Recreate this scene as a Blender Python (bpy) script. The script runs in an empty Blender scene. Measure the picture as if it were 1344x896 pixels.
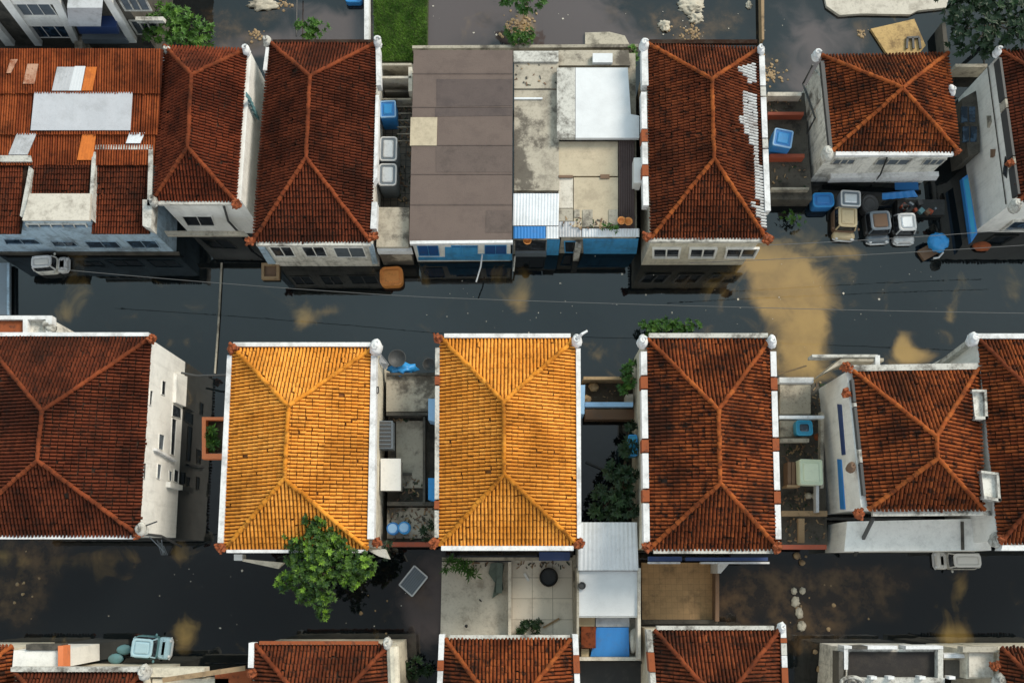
import bpy, math, random
from mathutils import Vector, noise

random.seed(7)
scene = bpy.context.scene
COL = scene.collection
R = math.radians

# ------------------------------------------------------------------ camera
TILT, H, FPX = R(13.0), 62.0, 1344.0
CAM = Vector((0.0, -H * math.tan(TILT), H))
FW = Vector((0, math.sin(TILT), -math.cos(TILT)))
UP = Vector((0, math.cos(TILT), math.sin(TILT)))
RT = Vector((1, 0, 0))
cd = bpy.data.cameras.new('camera')
cd.sensor_width = 36.0
cd.lens = 36.0
cd.clip_end = 2000
cam = bpy.data.objects.new('camera', cd)
cam.location = CAM
cam.rotation_euler = (TILT, 0, 0)
COL.objects.link(cam)
scene.camera = cam


def ray(px, py):
    return FW * FPX + RT * (px - 672.0) + UP * (448.0 - py)


def W(px, py, z=0.0):
    """survey point: where the sight line through a photo pixel meets height z"""
    d = ray(px, py)
    return CAM + d * ((z - H) / d.z)


def WP(px, py, pl):
    d = ray(px, py)
    P, n = pl
    return CAM + d * ((P - CAM).dot(n) / d.dot(n))


def mpp(px, py, z=0.0):
    return (W(px + 1, py, z) - W(px, py, z)).length


# ------------------------------------------------------------------ materials
def nodes_of(name):
    m = bpy.data.materials.new(name)
    m.use_nodes = True
    nt = m.node_tree
    b = nt.nodes['Principled BSDF']
    return m, nt, b


def N(nt, typ, **kw):
    n = nt.nodes.new(typ)
    for k, v in kw.items():
        if k in ('operation', 'blend_type', 'data_type', 'attribute_name', 'noise_dimensions', 'interpolation', 'feature', 'wave_type', 'bands_direction'):
            setattr(n, k, v)
        else:
            n.inputs[k].default_value = v
    return n


def pos(nt, scale=(1, 1, 1)):
    g = nt.nodes.new('ShaderNodeNewGeometry')
    mp = nt.nodes.new('ShaderNodeMapping')
    mp.inputs['Scale'].default_value = scale
    nt.links.new(g.outputs['Position'], mp.inputs['Vector'])
    return mp.outputs['Vector']


def tex(nt, vec, scale, detail=5, rough=0.6, lo=0.35, hi=0.65):
    n = N(nt, 'ShaderNodeTexNoise', Scale=scale, Detail=detail, Roughness=rough)
    nt.links.new(vec, n.inputs['Vector'])
    r = N(nt, 'ShaderNodeMapRange')
    r.interpolation_type = 'SMOOTHSTEP'
    r.inputs['From Min'].default_value = lo
    r.inputs['From Max'].default_value = hi
    nt.links.new(n.outputs['Fac'], r.inputs['Value'])
    return r.outputs['Result']


def mix(nt, fac, a, b, mode='MIX'):
    m = nt.nodes.new('ShaderNodeMix')
    m.data_type = 'RGBA'
    m.blend_type = mode
    for sock, v in ((m.inputs[0], fac), (m.inputs[6], a), (m.inputs[7], b)):
        if isinstance(v, (int, float)):
            sock.default_value = v
        elif isinstance(v, (tuple, list)):
            sock.default_value = (*v[:3], 1)
        else:
            nt.links.new(v, sock)
    return m.outputs[2]


def mul(nt, a, b, op='MULTIPLY'):
    m = N(nt, 'ShaderNodeMath', operation=op)
    for i, v in enumerate((a, b)):
        if isinstance(v, (int, float)):
            m.inputs[i].default_value = v
        else:
            nt.links.new(v, m.inputs[i])
    return m.outputs[0]


def bump(nt, b, h, strength=0.4, dist=0.03):
    bn = N(nt, 'ShaderNodeBump', Strength=strength, Distance=dist)
    nt.links.new(h, bn.inputs['Height'])
    nt.links.new(bn.outputs['Normal'], b.inputs['Normal'])


def attr(nt, name='tint'):
    a = nt.nodes.new('ShaderNodeAttribute')
    a.attribute_name = name
    return a


def roof_mat(name, dark, mid, bright, moss=(0.015, 0.012, 0.01), moss_amt=0.6, soot=0.3):
    m, nt, b = nodes_of(name)
    t = attr(nt).outputs['Fac']
    p = pos(nt)
    c = mix(nt, t, mid, bright)
    c = mix(nt, mul(nt, tex(nt, p, 0.45, 6, 0.65, 0.42, 0.62), 0.75), c, dark)
    c = mix(nt, mul(nt, tex(nt, p, 2.3, 5, 0.7, 0.48, 0.66), moss_amt), c, moss)
    c = mix(nt, mul(nt, tex(nt, p, 0.22, 3, 0.5, 0.5, 0.7), soot), c, moss)
    c = mix(nt, mul(nt, tex(nt, p, 11.0, 3, 0.7, 0.55, 0.75), 0.45), c, dark)
    nt.links.new(c, b.inputs['Base Color'])
    b.inputs['Roughness'].default_value = 0.9
    b.inputs['Specular IOR Level'].default_value = 0.08
    bump(nt, b, tex(nt, p, 30, 3, 0.7, 0.2, 0.8), 0.4, 0.01)
    return m


def wall_mat(name, base, grime=(0.09, 0.08, 0.065), amt=0.5, streak=True, rough=0.85, fine=True, second=None, big=None):
    m, nt, b = nodes_of(name)
    p = pos(nt)
    c = mix(nt, mul(nt, tex(nt, p, 0.7, 5, 0.6, 0.35, 0.7), 0.35), base, second or tuple(x * 0.75 for x in base))
    g = tex(nt, p, 0.8, 8, 0.74, 0.46, 0.66)
    c = mix(nt, mul(nt, g, amt), c, grime)
    if big:
        c = mix(nt, mul(nt, tex(nt, p, big, 8, 0.68, 0.5, 0.6), 0.85), c, grime)
    if streak:
        s = tex(nt, pos(nt, (3.0, 3.0, 0.25)), 1.0, 5, 0.7, 0.48, 0.7)
        c = mix(nt, mul(nt, s, amt * 0.8), c, grime)
    if fine:
        c = mix(nt, mul(nt, tex(nt, p, 7, 5, 0.8, 0.5, 0.68), amt * 0.6), c, grime)
    nt.links.new(c, b.inputs['Base Color'])
    b.inputs['Roughness'].default_value = rough
    b.inputs['Specular IOR Level'].default_value = 0.3
    bump(nt, b, tex(nt, p, 14, 4, 0.7, 0.2, 0.8), 0.25, 0.02)
    return m


def paint_mat(name, base, rough=0.4, metal=0.0, wear=(0.1, 0.09, 0.08), amt=0.25, sc=2.0):
    m, nt, b = nodes_of(name)
    p = pos(nt)
    c = mix(nt, mul(nt, tex(nt, p, sc, 6, 0.7, 0.5, 0.72), amt), base, wear)
    c = mix(nt, mul(nt, tex(nt, p, sc * 6, 4, 0.7, 0.55, 0.75), amt * 0.8), c, wear)
    nt.links.new(c, b.inputs['Base Color'])
    b.inputs['Metallic'].default_value = metal
    b.inputs['Roughness'].default_value = rough
    return m


def glass_mat(name, col=(0.012, 0.014, 0.017)):
    m, nt, b = nodes_of(name)
    p = pos(nt)
    c = mix(nt, tex(nt, p, 1.8, 3, 0.6, 0.5, 0.6), col, tuple(x * 2.6 + 0.01 for x in col))
    nt.links.new(c, b.inputs['Base Color'])
    b.inputs['Roughness'].default_value = 0.12
    return m


def leaf_mat(name, dark, light):
    m, nt, b = nodes_of(name)
    t = attr(nt).outputs['Fac']
    c = mix(nt, t, dark, light)
    c = mix(nt, mul(nt, tex(nt, pos(nt), 5, 3, 0.6, 0.4, 0.7), 0.35), c, tuple(x * 0.5 for x in dark))
    nt.links.new(c, b.inputs['Base Color'])
    b.inputs['Roughness'].default_value = 0.5
    b.inputs['Specular IOR Level'].default_value = 0.3
    return m


M = {}
M['roof_rust'] = roof_mat('roof_rust', (0.050, 0.014, 0.007), (0.130, 0.033, 0.015), (0.225, 0.060, 0.023), moss_amt=0.8, soot=0.4)
M['roof_sheetrust'] = roof_mat('roof_sheetrust', (0.10, 0.024, 0.010), (0.19, 0.042, 0.016), (0.37, 0.095, 0.030), moss_amt=0.45, soot=0.2)
M['roof_red'] = roof_mat('roof_red', (0.055, 0.014, 0.008), (0.140, 0.032, 0.015), (0.205, 0.048, 0.021), moss_amt=0.5)
M['roof_dark'] = roof_mat('roof_dark', (0.040, 0.012, 0.007), (0.105, 0.026, 0.013), (0.165, 0.042, 0.019), moss_amt=0.6)
M['roof_orange'] = roof_mat('roof_orange', (0.055, 0.015, 0.007), (0.175, 0.042, 0.016), (0.33, 0.088, 0.026), moss_amt=0.95, soot=0.5)
M['roof_yellow'] = roof_mat('roof_yellow', (0.60, 0.22, 0.030), (0.76, 0.30, 0.045), (0.85, 0.385, 0.075), moss=(0.20, 0.07, 0.012), moss_amt=0.45, soot=0.3)
M['cap_red'] = roof_mat('cap_red', (0.08, 0.022, 0.01), (0.18, 0.042, 0.017), (0.25, 0.062, 0.023), moss_amt=0.45, soot=0.2)
M['cap_orange'] = roof_mat('cap_orange', (0.11, 0.028, 0.011), (0.26, 0.062, 0.019), (0.39, 0.108, 0.028), moss_amt=0.55, soot=0.25)
M['cap_yellow'] = roof_mat('cap_yellow', (0.36, 0.12, 0.014), (0.60, 0.215, 0.024), (0.76, 0.31, 0.045), moss=(0.09, 0.03, 0.008), moss_amt=0.75, soot=0.35)
M['under_yellow'] = wall_mat('under_yellow', (0.20, 0.07, 0.012), grime=(0.05, 0.02, 0.008), amt=0.4)
M['under'] = wall_mat('under', (0.03, 0.014, 0.009), amt=0.3)
M['under'].node_tree.nodes['Principled BSDF'].inputs['Specular IOR Level'].default_value = 0.05
M['white'] = wall_mat('white', (0.84, 0.82, 0.77), amt=0.17)
M['white_dirty'] = wall_mat('white_dirty', (0.78, 0.75, 0.68), amt=0.6)
M['cream'] = wall_mat('cream', (0.66, 0.60, 0.48), amt=0.35)
M['parapet'] = wall_mat('parapet', (0.74, 0.735, 0.73), amt=0.42, streak=False)
M['parapet_dirty'] = wall_mat('parapet_dirty', (0.55, 0.53, 0.48), grime=(0.06, 0.05, 0.04), amt=0.9, streak=False)
M['conc'] = wall_mat('conc', (0.40, 0.36, 0.29), grime=(0.07, 0.06, 0.05), amt=0.85, streak=False)
M['conc_pale'] = wall_mat('conc_pale', (0.60, 0.55, 0.47), grime=(0.16, 0.13, 0.10), amt=0.55, streak=False)
M['conc_dark'] = wall_mat('conc_dark', (0.095, 0.085, 0.07), grime=(0.02, 0.02, 0.018), amt=0.8, streak=False)
M['conc_beige'] = wall_mat('conc_beige', (0.50, 0.42, 0.30), grime=(0.22, 0.18, 0.13), amt=0.4, streak=False)
M['felt'] = wall_mat('felt', (0.145, 0.108, 0.092), grime=(0.085, 0.062, 0.055), amt=0.35, streak=False, second=(0.11, 0.082, 0.072))
M['felt_dark'] = wall_mat('felt_dark', (0.105, 0.080, 0.073), grime=(0.05, 0.04, 0.04), amt=0.4, streak=False)
M['felt_edge'] = wall_mat('felt_edge', (0.125, 0.094, 0.082), grime=(0.05, 0.04, 0.035), amt=0.4, streak=False)
M['black_roof'] = wall_mat('black_roof', (0.028, 0.024, 0.023), grime=(0.06, 0.05, 0.04), amt=0.5, streak=False)
M['sheet_white'] = wall_mat('sheet_white', (0.74, 0.76, 0.78), amt=0.14, streak=False, rough=0.5)
M['sheet_pale'] = wall_mat('sheet_pale', (0.50, 0.505, 0.53), amt=0.15, streak=False, rough=0.5)
M['sheet_bright'] = wall_mat('sheet_bright', (0.68, 0.69, 0.70), amt=0.06, streak=False, rough=0.5)
M['sheet_grey'] = wall_mat('sheet_grey', (0.50, 0.50, 0.51), amt=0.35, streak=False, rough=0.5)
M['sheet_orange'] = wall_mat('sheet_orange', (0.62, 0.17, 0.03), grime=(0.26, 0.06, 0.015), amt=0.5, streak=False)
M['sheet_faded'] = wall_mat('sheet_faded', (0.52, 0.30, 0.20), grime=(0.24, 0.06, 0.02), amt=0.95, streak=False)
M['sheet_brown'] = wall_mat('sheet_brown', (0.075, 0.052, 0.048), grime=(0.03, 0.02, 0.02), amt=0.5, streak=False)
M['tile_tan'] = None
M['blue'] = paint_mat('blue', (0.03, 0.20, 0.52), 0.45)
M['blue_bright'] = paint_mat('blue_bright', (0.03, 0.27, 0.62), 0.4, amt=0.15)
M['blue_pale'] = wall_mat('blue_pale', (0.38, 0.50, 0.60), grime=(0.10, 0.105, 0.11), amt=0.6)
M['blue_wall'] = wall_mat('blue_wall', (0.06, 0.31, 0.60), grime=(0.04, 0.09, 0.14), amt=0.4)
M['blue_dark'] = paint_mat('blue_dark', (0.02, 0.045, 0.14), 0.5)
M['blue_light'] = paint_mat('blue_light', (0.28, 0.48, 0.72), 0.5, amt=0.2)
M['cyan'] = paint_mat('cyan', (0.03, 0.30, 0.50), 0.4)
M['ice'] = paint_mat('ice', (0.40, 0.58, 0.66), 0.3, amt=0.15)
M['teal'] = paint_mat('teal', (0.10, 0.22, 0.24), 0.5)
M['silver'] = paint_mat('silver', (0.66, 0.68, 0.70), 0.35, 0.35, amt=0.35)
M['silver_rim'] = paint_mat('silver_rim', (0.62, 0.62, 0.62), 0.4, 0.2, amt=0.3)
M['grey_metal'] = paint_mat('grey_metal', (0.17, 0.20, 0.23), 0.45, 0.2)
M['iron'] = paint_mat('iron', (0.06, 0.06, 0.06), 0.6, 0.2)
M['dark'] = paint_mat('dark', (0.018, 0.018, 0.018), 0.5)
M['tan'] = paint_mat('tan', (0.58, 0.46, 0.28), 0.7, amt=0.35)
M['brown'] = paint_mat('brown', (0.17, 0.10, 0.06), 0.8, amt=0.4)
M['wood'] = paint_mat('wood', (0.30, 0.20, 0.11), 0.85, wear=(0.05, 0.035, 0.02), amt=0.6)
M['terracotta'] = paint_mat('terracotta', (0.27, 0.066, 0.018), 0.9, wear=(0.06, 0.022, 0.012), amt=0.85, sc=3.0)
M['tile_white'] = wall_mat('tile_white', (0.62, 0.62, 0.61), grime=(0.14, 0.08, 0.06), amt=0.6, streak=False)
M['conc_stained'] = wall_mat('conc_stained', (0.44, 0.39, 0.31), grime=(0.075, 0.062, 0.05), amt=0.5, streak=False, big=0.33)
M['orange'] = paint_mat('orange', (0.70, 0.20, 0.07), 0.6, amt=0.3)
M['orange_tub'] = paint_mat('orange_tub', (0.72, 0.28, 0.07), 0.6, wear=(0.28, 0.08, 0.02), amt=0.7)
M['red_beam'] = paint_mat('red_beam', (0.30, 0.06, 0.025), 0.7, amt=0.4)
M['pale_box'] = paint_mat('pale_box', (0.60, 0.66, 0.50), 0.5, amt=0.12)
M['box_white'] = paint_mat('box_white', (0.72, 0.70, 0.66), 0.5, amt=0.15)
M['stone'] = wall_mat('stone', (0.50, 0.45, 0.36), amt=0.8, streak=False)
M['stone_tan'] = wall_mat('stone_tan', (0.36, 0.25, 0.14), grime=(0.12, 0.08, 0.05), amt=0.7, streak=False)
M['soil'] = wall_mat('soil', (0.07, 0.055, 0.04), grime=(0.02, 0.016, 0.012), amt=0.7, streak=False)
M['sand_yellow'] = wall_mat('sand_yellow', (0.52, 0.35, 0.15), grime=(0.16, 0.10, 0.05), amt=0.85, streak=False)
M['glass'] = glass_mat('glass')
M['glass_blue'] = glass_mat('glass_blue', (0.015, 0.03, 0.05))
M['glass_navy'] = paint_mat('glass_navy', (0.015, 0.085, 0.27), 0.25, amt=0.3)
M['curtain'] = paint_mat('curtain', (0.10, 0.12, 0.14), 0.6, wear=(0.03, 0.035, 0.04), amt=0.7)
M['bark'] = paint_mat('bark', (0.10, 0.075, 0.05), 0.9, amt=0.5)
M['cable'] = paint_mat('cable', (0.10, 0.10, 0.10), 0.7)
M['tarp_green'] = paint_mat('tarp_green', (0.09, 0.12, 0.10), 0.55, wear=(0.02, 0.025, 0.022), amt=0.8, sc=1.2)
M['leaf'] = leaf_mat('leaf', (0.006, 0.032, 0.007), (0.19, 0.34, 0.03))
M['leaf_mid'] = leaf_mat('leaf_mid', (0.020, 0.075, 0.010), (0.09, 0.19, 0.022))
M['leaf_dark'] = leaf_mat('leaf_dark', (0.008, 0.024, 0.009), (0.025, 0.06, 0.018))
M['grassblade'] = leaf_mat('grassblade', (0.05, 0.13, 0.016), (0.17, 0.32, 0.045))
M['turf'] = wall_mat('turf', (0.05, 0.075, 0.018), grime=(0.03, 0.03, 0.012), amt=0.5, streak=False)


def brick_mat(name, base, line, scale, off=0.0, grime=(0.12, 0.09, 0.06), amt=0.5, mort=0.012):
    m, nt, b = nodes_of(name)
    p = pos(nt)
    br = nt.nodes.new('ShaderNodeTexBrick')
    br.offset = off
    br.inputs['Scale'].default_value = scale
    br.inputs['Mortar Size'].default_value = mort
    br.inputs['Brick Width'].default_value = 0.5
    br.inputs['Row Height'].default_value = 0.5
    br.inputs['Color1'].default_value = (*base, 1)
    br.inputs['Color2'].default_value = (*[x * 0.88 for x in base], 1)
    br.inputs['Mortar'].default_value = (*line, 1)
    nt.links.new(p, br.inputs['Vector'])
    c = mix(nt, mul(nt, tex(nt, p, 0.8, 6, 0.7, 0.5, 0.72), amt), br.outputs['Color'], grime)
    c = mix(nt, mul(nt, tex(nt, p, 7, 4, 0.7, 0.55, 0.75), amt * 0.6), c, grime)
    nt.links.new(c, b.inputs['Base Color'])
    b.inputs['Roughness'].default_value = 0.7
    return m


M['tile_tan'] = brick_mat('tile_tan', (0.50, 0.31, 0.15), (0.30, 0.19, 0.10), 1.5, grime=(0.08, 0.055, 0.03), amt=0.55)
M['tile_pale'] = brick_mat('tile_pale', (0.74, 0.67, 0.57), (0.36, 0.31, 0.25), 0.42, amt=0.35, grime=(0.22, 0.18, 0.14), mort=0.008)
M['paver_dark'] = brick_mat('paver_dark', (0.13, 0.115, 0.095), (0.03, 0.03, 0.028), 1.1, grime=(0.03, 0.03, 0.025), amt=0.7, mort=0.03)


# ------------------------------------------------------------------ mesh builder
ORG = {}


class MB:
    def __init__(self):
        self.v, self.f, self.m, self.t = [], [], [], []

    def add(self, vs, fs, mi=0, tint=0.5):
        o = len(self.v)
        self.v.extend([Vector(p) for p in vs])
        for f in fs:
            self.f.append([i + o for i in f])
            self.m.append(mi)
            self.t.append(tint)

    def prism(self, top, z0, mi=0, tint=0.5, bot=None):
        """top polygon (world points) extruded straight down to z0"""
        n = len(top)
        bot = bot or [Vector((p.x, p.y, z0)) for p in top]
        self.add(list(top) + list(bot), [list(range(n)), list(range(2 * n - 1, n - 1, -1))] + [[(i + 1) % n, i, n + i, n + (i + 1) % n] for i in range(n)], mi, tint)

    def slab(self, pxs, zt, zb, mi=0, tint=0.5):
        self.prism([W(x, y, zt) for x, y in pxs], zb, mi, tint)

    def rect(self, x0, y0, x1, y1, zt, zb, mi=0, tint=0.5):
        self.slab([(x0, y0), (x1, y0), (x1, y1), (x0, y1)], zt, zb, mi, tint)

    def bar(self, a, b, w, h, mi=0, tint=0.5):
        a, b = Vector(a), Vector(b)
        d = (b - a).normalized()
        up = Vector((0, 0, 1)) if abs(d.z) < 0.9 else Vector((0, 1, 0))
        s = d.cross(up).normalized() * (w / 2)
        u = s.cross(d).normalized() * (h / 2)
        vs = [p + i * s + j * u for p in (a, b) for i, j in ((-1, -1), (1, -1), (1, 1), (-1, 1))]
        self.add(vs, [[0, 1, 2, 3], [7, 6, 5, 4], [0, 4, 5, 1], [1, 5, 6, 2], [2, 6, 7, 3], [3, 7, 4, 0]], mi, tint)

    def tube(self, pts, r, seg=6, mi=0, tint=0.5, r1=None):
        n = len(pts)
        pts = [Vector(p) for p in pts]
        vs, fs = [], []
        for i, p in enumerate(pts):
            d = (pts[min(i + 1, n - 1)] - pts[max(i - 1, 0)]).normalized()
            ref = Vector((0, 0, 1)) if abs(d.z) < 0.9 else Vector((1, 0, 0))
            a = d.cross(ref).normalized()
            b = d.cross(a).normalized()
            rr = r if r1 is None else r + (r1 - r) * i / (n - 1)
            for k in range(seg):
                t = 2 * math.pi * k / seg
                vs.append(p + (a * math.cos(t) + b * math.sin(t)) * rr)
        for i in range(n - 1):
            for k in range(seg):
                fs.append([i * seg + k, i * seg + (k + 1) % seg, (i + 1) * seg + (k + 1) % seg, (i + 1) * seg + k])
        fs.append(list(range(seg)))
        fs.append([(n - 1) * seg + k for k in range(seg - 1, -1, -1)])
        self.add(vs, fs, mi, tint)

    def loft(self, rings, mi=0, close=True, capb=False):
        n = len(rings[0])
        vs = [p for r in rings for p in r]
        fs = []
        for i in range(len(rings) - 1):
            for k in range(n):
                fs.append([i * n + k, i * n + (k + 1) % n, (i + 1) * n + (k + 1) % n, (i + 1) * n + k])
        if close:
            fs.append([(len(rings) - 1) * n + k for k in range(n)])
        if capb:
            fs.append([k for k in range(n - 1, -1, -1)])
        self.add(vs, fs, mi)

    def blob(self, c, r, sq=(1, 1, 1), amp=0.25, freq=1.5, seed=0.0, mi=0, rings=8, seg=12):
        vs, fs = [], []
        c = Vector(c)
        for i in range(rings + 1):
            th = math.pi * i / rings
            for k in range(seg):
                ph = 2 * math.pi * k / seg
                d = Vector((math.sin(th) * math.cos(ph), math.sin(th) * math.sin(ph), math.cos(th)))
                rr = r * (1 + amp * noise.noise(d * freq + Vector((seed, seed * 1.7, 3))))
                vs.append(c + Vector((d.x * sq[0], d.y * sq[1], d.z * sq[2])) * rr)
        for i in range(rings):
            for k in range(seg):
                fs.append([i * seg + k, (i + 1) * seg + k, (i + 1) * seg + (k + 1) % seg, i * seg + (k + 1) % seg])
        self.add(vs, fs, mi)

    def build(self, name, mats, parent=None, smooth=False, label=None):
        if not isinstance(mats, (list, tuple)):
            mats = [mats]
        if parent is None:
            xs = [p.x for p in self.v]; ys = [p.y for p in self.v]
            o0 = Vector(((min(xs) + max(xs)) / 2, (min(ys) + max(ys)) / 2, min(p.z for p in self.v)))
        else:
            o0 = ORG[parent.name]
        me = bpy.data.meshes.new(name)
        me.from_pydata([tuple(p - o0) for p in self.v], [], self.f)
        for m in mats:
            me.materials.append(M[m] if isinstance(m, str) else m)
        me.polygons.foreach_set('material_index', self.m)
        if smooth:
            me.polygons.foreach_set('use_smooth', [True] * len(self.f))
        a = me.attributes.new('tint', 'FLOAT', 'FACE')
        a.data.foreach_set('value', self.t)
        me.update()
        ob = bpy.data.objects.new(name, me)
        COL.objects.link(ob)
        if parent is None:
            ob.location = o0
        else:
            ob.parent = parent
        ORG[ob.name] = o0
        if label:
            ob['label'] = label
        return ob


def tag(o, label=None, cat=None, group=None, kind=None):
    if label: o['label'] = label
    if cat: o['category'] = cat
    if group: o['group'] = group
    if kind: o['kind'] = kind
    return o


def thing(name, at, label, cat, group=None):
    o = bpy.data.objects.new(name, None)
    o.empty_display_size = 0.3
    COL.objects.link(o)
    o.location = at
    ORG[o.name] = Vector(at)
    return tag(o, label, cat, group)


def inset_quad(q, d):
    """q: NW NE SE SW at one height; d: inset of the N, E, S, W edges"""
    z = q[0].z
    lines = []
    for i in range(4):
        a, b = q[i], q[(i + 1) % 4]
        e = (b - a).normalized()
        n = Vector((e.y, -e.x, 0))            # clockwise order: inward is to the right
        lines.append((a + n * d[i], e))
    out = []
    for i in range(4):
        (p, e), (q2, f) = lines[i - 1], lines[i]
        den = e.x * f.y - e.y * f.x
        t = ((q2.x - p.x) * f.y - (q2.y - p.y) * f.x) / den
        out.append(Vector((p.x + e.x * t, p.y + e.y * t, z)))
    return out


# ------------------------------------------------------------------ tiled roofs
PROF = [(0.11, -0.01), (0.2, 0.045), (0.34, 0.08), (0.5, 0.092), (0.66, 0.08), (0.8, 0.045), (0.89, -0.01)]


GAP = 0.032
PAINT = []


def painted(p):
    for q in PAINT:
        ins = False
        for a, b in zip(q, q[1:] + q[:1]):
            if (a.y > p.y) != (b.y > p.y) and p.x < (b.x - a.x) * (p.y - a.y) / (b.y - a.y) + a.x: ins = not ins
        if ins: return True
    return False



def tile_slope(mb, E0, E1, tops, w=0.21, r=0.36, step=0.05, mi=0, prof=PROF, over=0.08, jit=1.0):
    e = (E1 - E0); L = e.length; e.normalize()
    T = sum(tops, Vector()) / len(tops)
    n = e.cross(T - E0).normalized()
    if n.z < 0: n = -n
    v = n.cross(e).normalized()
    if v.z < 0: v = -v
    chain = [(0.0, 0.0)] + [((p - E0).dot(e), (p - E0).dot(v)) for p in tops] + [(L, 0.0)]

    def vmax(s):
        for (a, va), (b, vb) in zip(chain, chain[1:]):
            if a <= s <= b:
                return va + (vb - va) * (s - a) / max(b - a, 1e-6)
        return 0.0
    nc = max(2, round(L / w)); w = L / nc
    vm_all = max(c[1] for c in chain)
    nr = math.ceil(vm_all / r)
    for c in range(nc):
        ss = [(c + f) * w for f, _ in prof]
        hs = [h for _, h in prof]
        vm = [vmax(s) for s in ss]
        top = max(vm)
        for j in range(nr):
            v0 = j * r - (over if j == 0 else 0.0); v1 = (j + 1) * r
            if v0 >= top: break
            tint = min(max(0.42 + 0.55 * noise.noise(Vector((c * 0.33, j * 0.11, E0.x))) + random.gauss(0, 0.2), 0), 1)
            ox = random.gauss(0, 0.006) * jit; oz = random.gauss(0, 0.006) * jit; ov = random.gauss(0, 0.012) * jit
            if random.random() < 0.025: ov -= random.uniform(0.03, 0.1); ox += random.gauss(0, 0.02)
            pc = E0 + e * ((c + .5) * w) + v * (v0 + r / 2)
            oz += 0.045 * noise.noise(pc * 0.55)
            mi_ = 2 if PAINT and painted(pc) else mi
            if r < 0.8 and random.random() < 0.0008: continue
            lo, hi, ft = [], [], []
            for s, h, m_ in zip(ss, hs, vm):
                a = min(v0 + ov + GAP, m_); b = min(v1 + ov, m_)
                lo.append(E0 + e * (s + ox) + v * a + n * (h + step + oz))
                hi.append(E0 + e * (s + ox) + v * b + n * (h + oz))
                ft.append(E0 + e * (s + ox) + v * a + n * (h - 0.03))
            k = len(ss)
            vs = lo + hi + ft
            fs = [[i, i + 1, k + i + 1, k + i] for i in range(k - 1)] + [[2 * k + i, 2 * k + i + 1, i + 1, i] for i in range(k - 1)]
            mb.add(vs, fs, mi_, tint)


def cap_line(mb, A, B, r=0.118, seg=0.36, mi=0):
    d = B - A; L = d.length; d.normalize()
    side = d.cross(Vector((0, 0, 1))).normalized()
    up = side.cross(d).normalized()
    k = max(1, round(L / seg)); s = L / k
    for i in range(k):
        vs = []
        ra, rb = r * random.uniform(1.05, 1.2), r * random.uniform(0.70, 0.82)
        tint = random.random()
        off = side * random.gauss(0, 0.012)
        for p, rr in ((A + d * (i * s - 0.03), ra), (A + d * ((i + 1) * s + 0.03), rb)):
            for q in range(7):
                t = math.pi * q / 6
                vs.append(p + off + side * math.cos(t) * rr + up * (math.sin(t) * rr * 1.0 + 0.05))
        vs += [A + d * (i * s - 0.03) + off]
        fs = [[q, q + 1, 8 + q, 7 + q] for q in range(6)] + [[14, q + 1, q] for q in range(6)]
        mb.add(vs, fs, mi, tint)


def sheet(mb, q, nu, nv, amp=0.02, mi=0, waves=None):
    """corrugated sheet over a world quad E0 E1 R1 R0 with given thickness"""
    E0, E1, R1, R0 = q
    n = (E1 - E0).cross(R0 - E0).normalized()
    if n.z < 0: n = -n
    vs, fs = [], []
    for j in range(nv + 1):
        for i in range(nu + 1):
            a, b = i / nu, j / nv
            p = (E0 * (1 - a) + E1 * a) * (1 - b) + (R0 * (1 - a) + R1 * a) * b
            vs.append(p + n * (amp if i % 2 else 0.0))
    for j in range(nv):
        for i in range(nu):
            o = j * (nu + 1) + i
            fs.append([o, o + 1, o + nu + 2, o + nu + 1])
    mb.add(vs, fs, mi)
    # sides and underside
    cor = [p - n * 0.05 for p in q]
    top = [p - n * 0.001 for p in q]
    mb.add(top + cor, [[7, 6, 5, 4]] + [[i, (i + 1) % 4, 4 + (i + 1) % 4, 4 + i] for i in range(4)], mi)


def ornament(parent, px, py, z, mat, r=0.38, seed=0.0, name='corner_ornament'):
    """scrolled corner piece: a lumpy body with a curl, standing on the roof corner"""
    mb = MB()
    c = W(px, py, z)
    if mat == 'terracotta':
        r *= 0.85
        rg = random.Random(seed * 977 + px)
        for k in range(11):
            a = rg.uniform(0, 6.28); q = rg.uniform(.1, .8) * r
            p = c + Vector((math.cos(a) * q, math.sin(a) * q, rg.uniform(-.2, .08)))
            d = Vector((rg.uniform(-1, 1), rg.uniform(-1, 1), rg.uniform(-.3, .3))).normalized() * rg.uniform(.08, .15)
            mb.tube([p - d, p + d], rg.uniform(.07, .12), 6, tint=rg.random(), r1=rg.uniform(.05, .1))
        mb.blob(c - Vector((0, 0, 0.15)), r * 0.7, (1.05, 0.9, 0.8), 0.7, 2.8, seed, rings=10, seg=16)
    else:
        r *= 0.78
        mb.blob(c - Vector((0, 0, 0.15)), r, (0.85, 1.2, 1.0), 0.22, 1.4, seed, rings=10, seg=14)
        mb.blob(c - Vector((0, 0.05, 0.4)), r * 1.0, (0.95, 1.05, 0.8), 0.3, 2.0, seed + 3, rings=8, seg=12)
        pts = [c + Vector((math.cos(t) * r * (0.7 - t * 0.07), math.sin(t) * r * (0.7 - t * 0.07), 0.12 + t * 0.02)) for t in [seed + i * 0.6 for i in range(9)]]
        mb.tube(pts, 0.09, 6, r1=0.05)
    return mb.build(name, M[mat] if isinstance(mat, str) else mat, parent, smooth=True)


def plane_of(a, b):
    """vertical plane through a-b facing the camera's foot point"""
    e = (b - a); e.z = 0; e.normalize()
    n = Vector((e.y, -e.x, 0))
    if (Vector((CAM.x, CAM.y, 0)) - Vector((a.x, a.y, 0))).dot(n) < 0: n = -n
    return (a.copy(), n)


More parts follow.
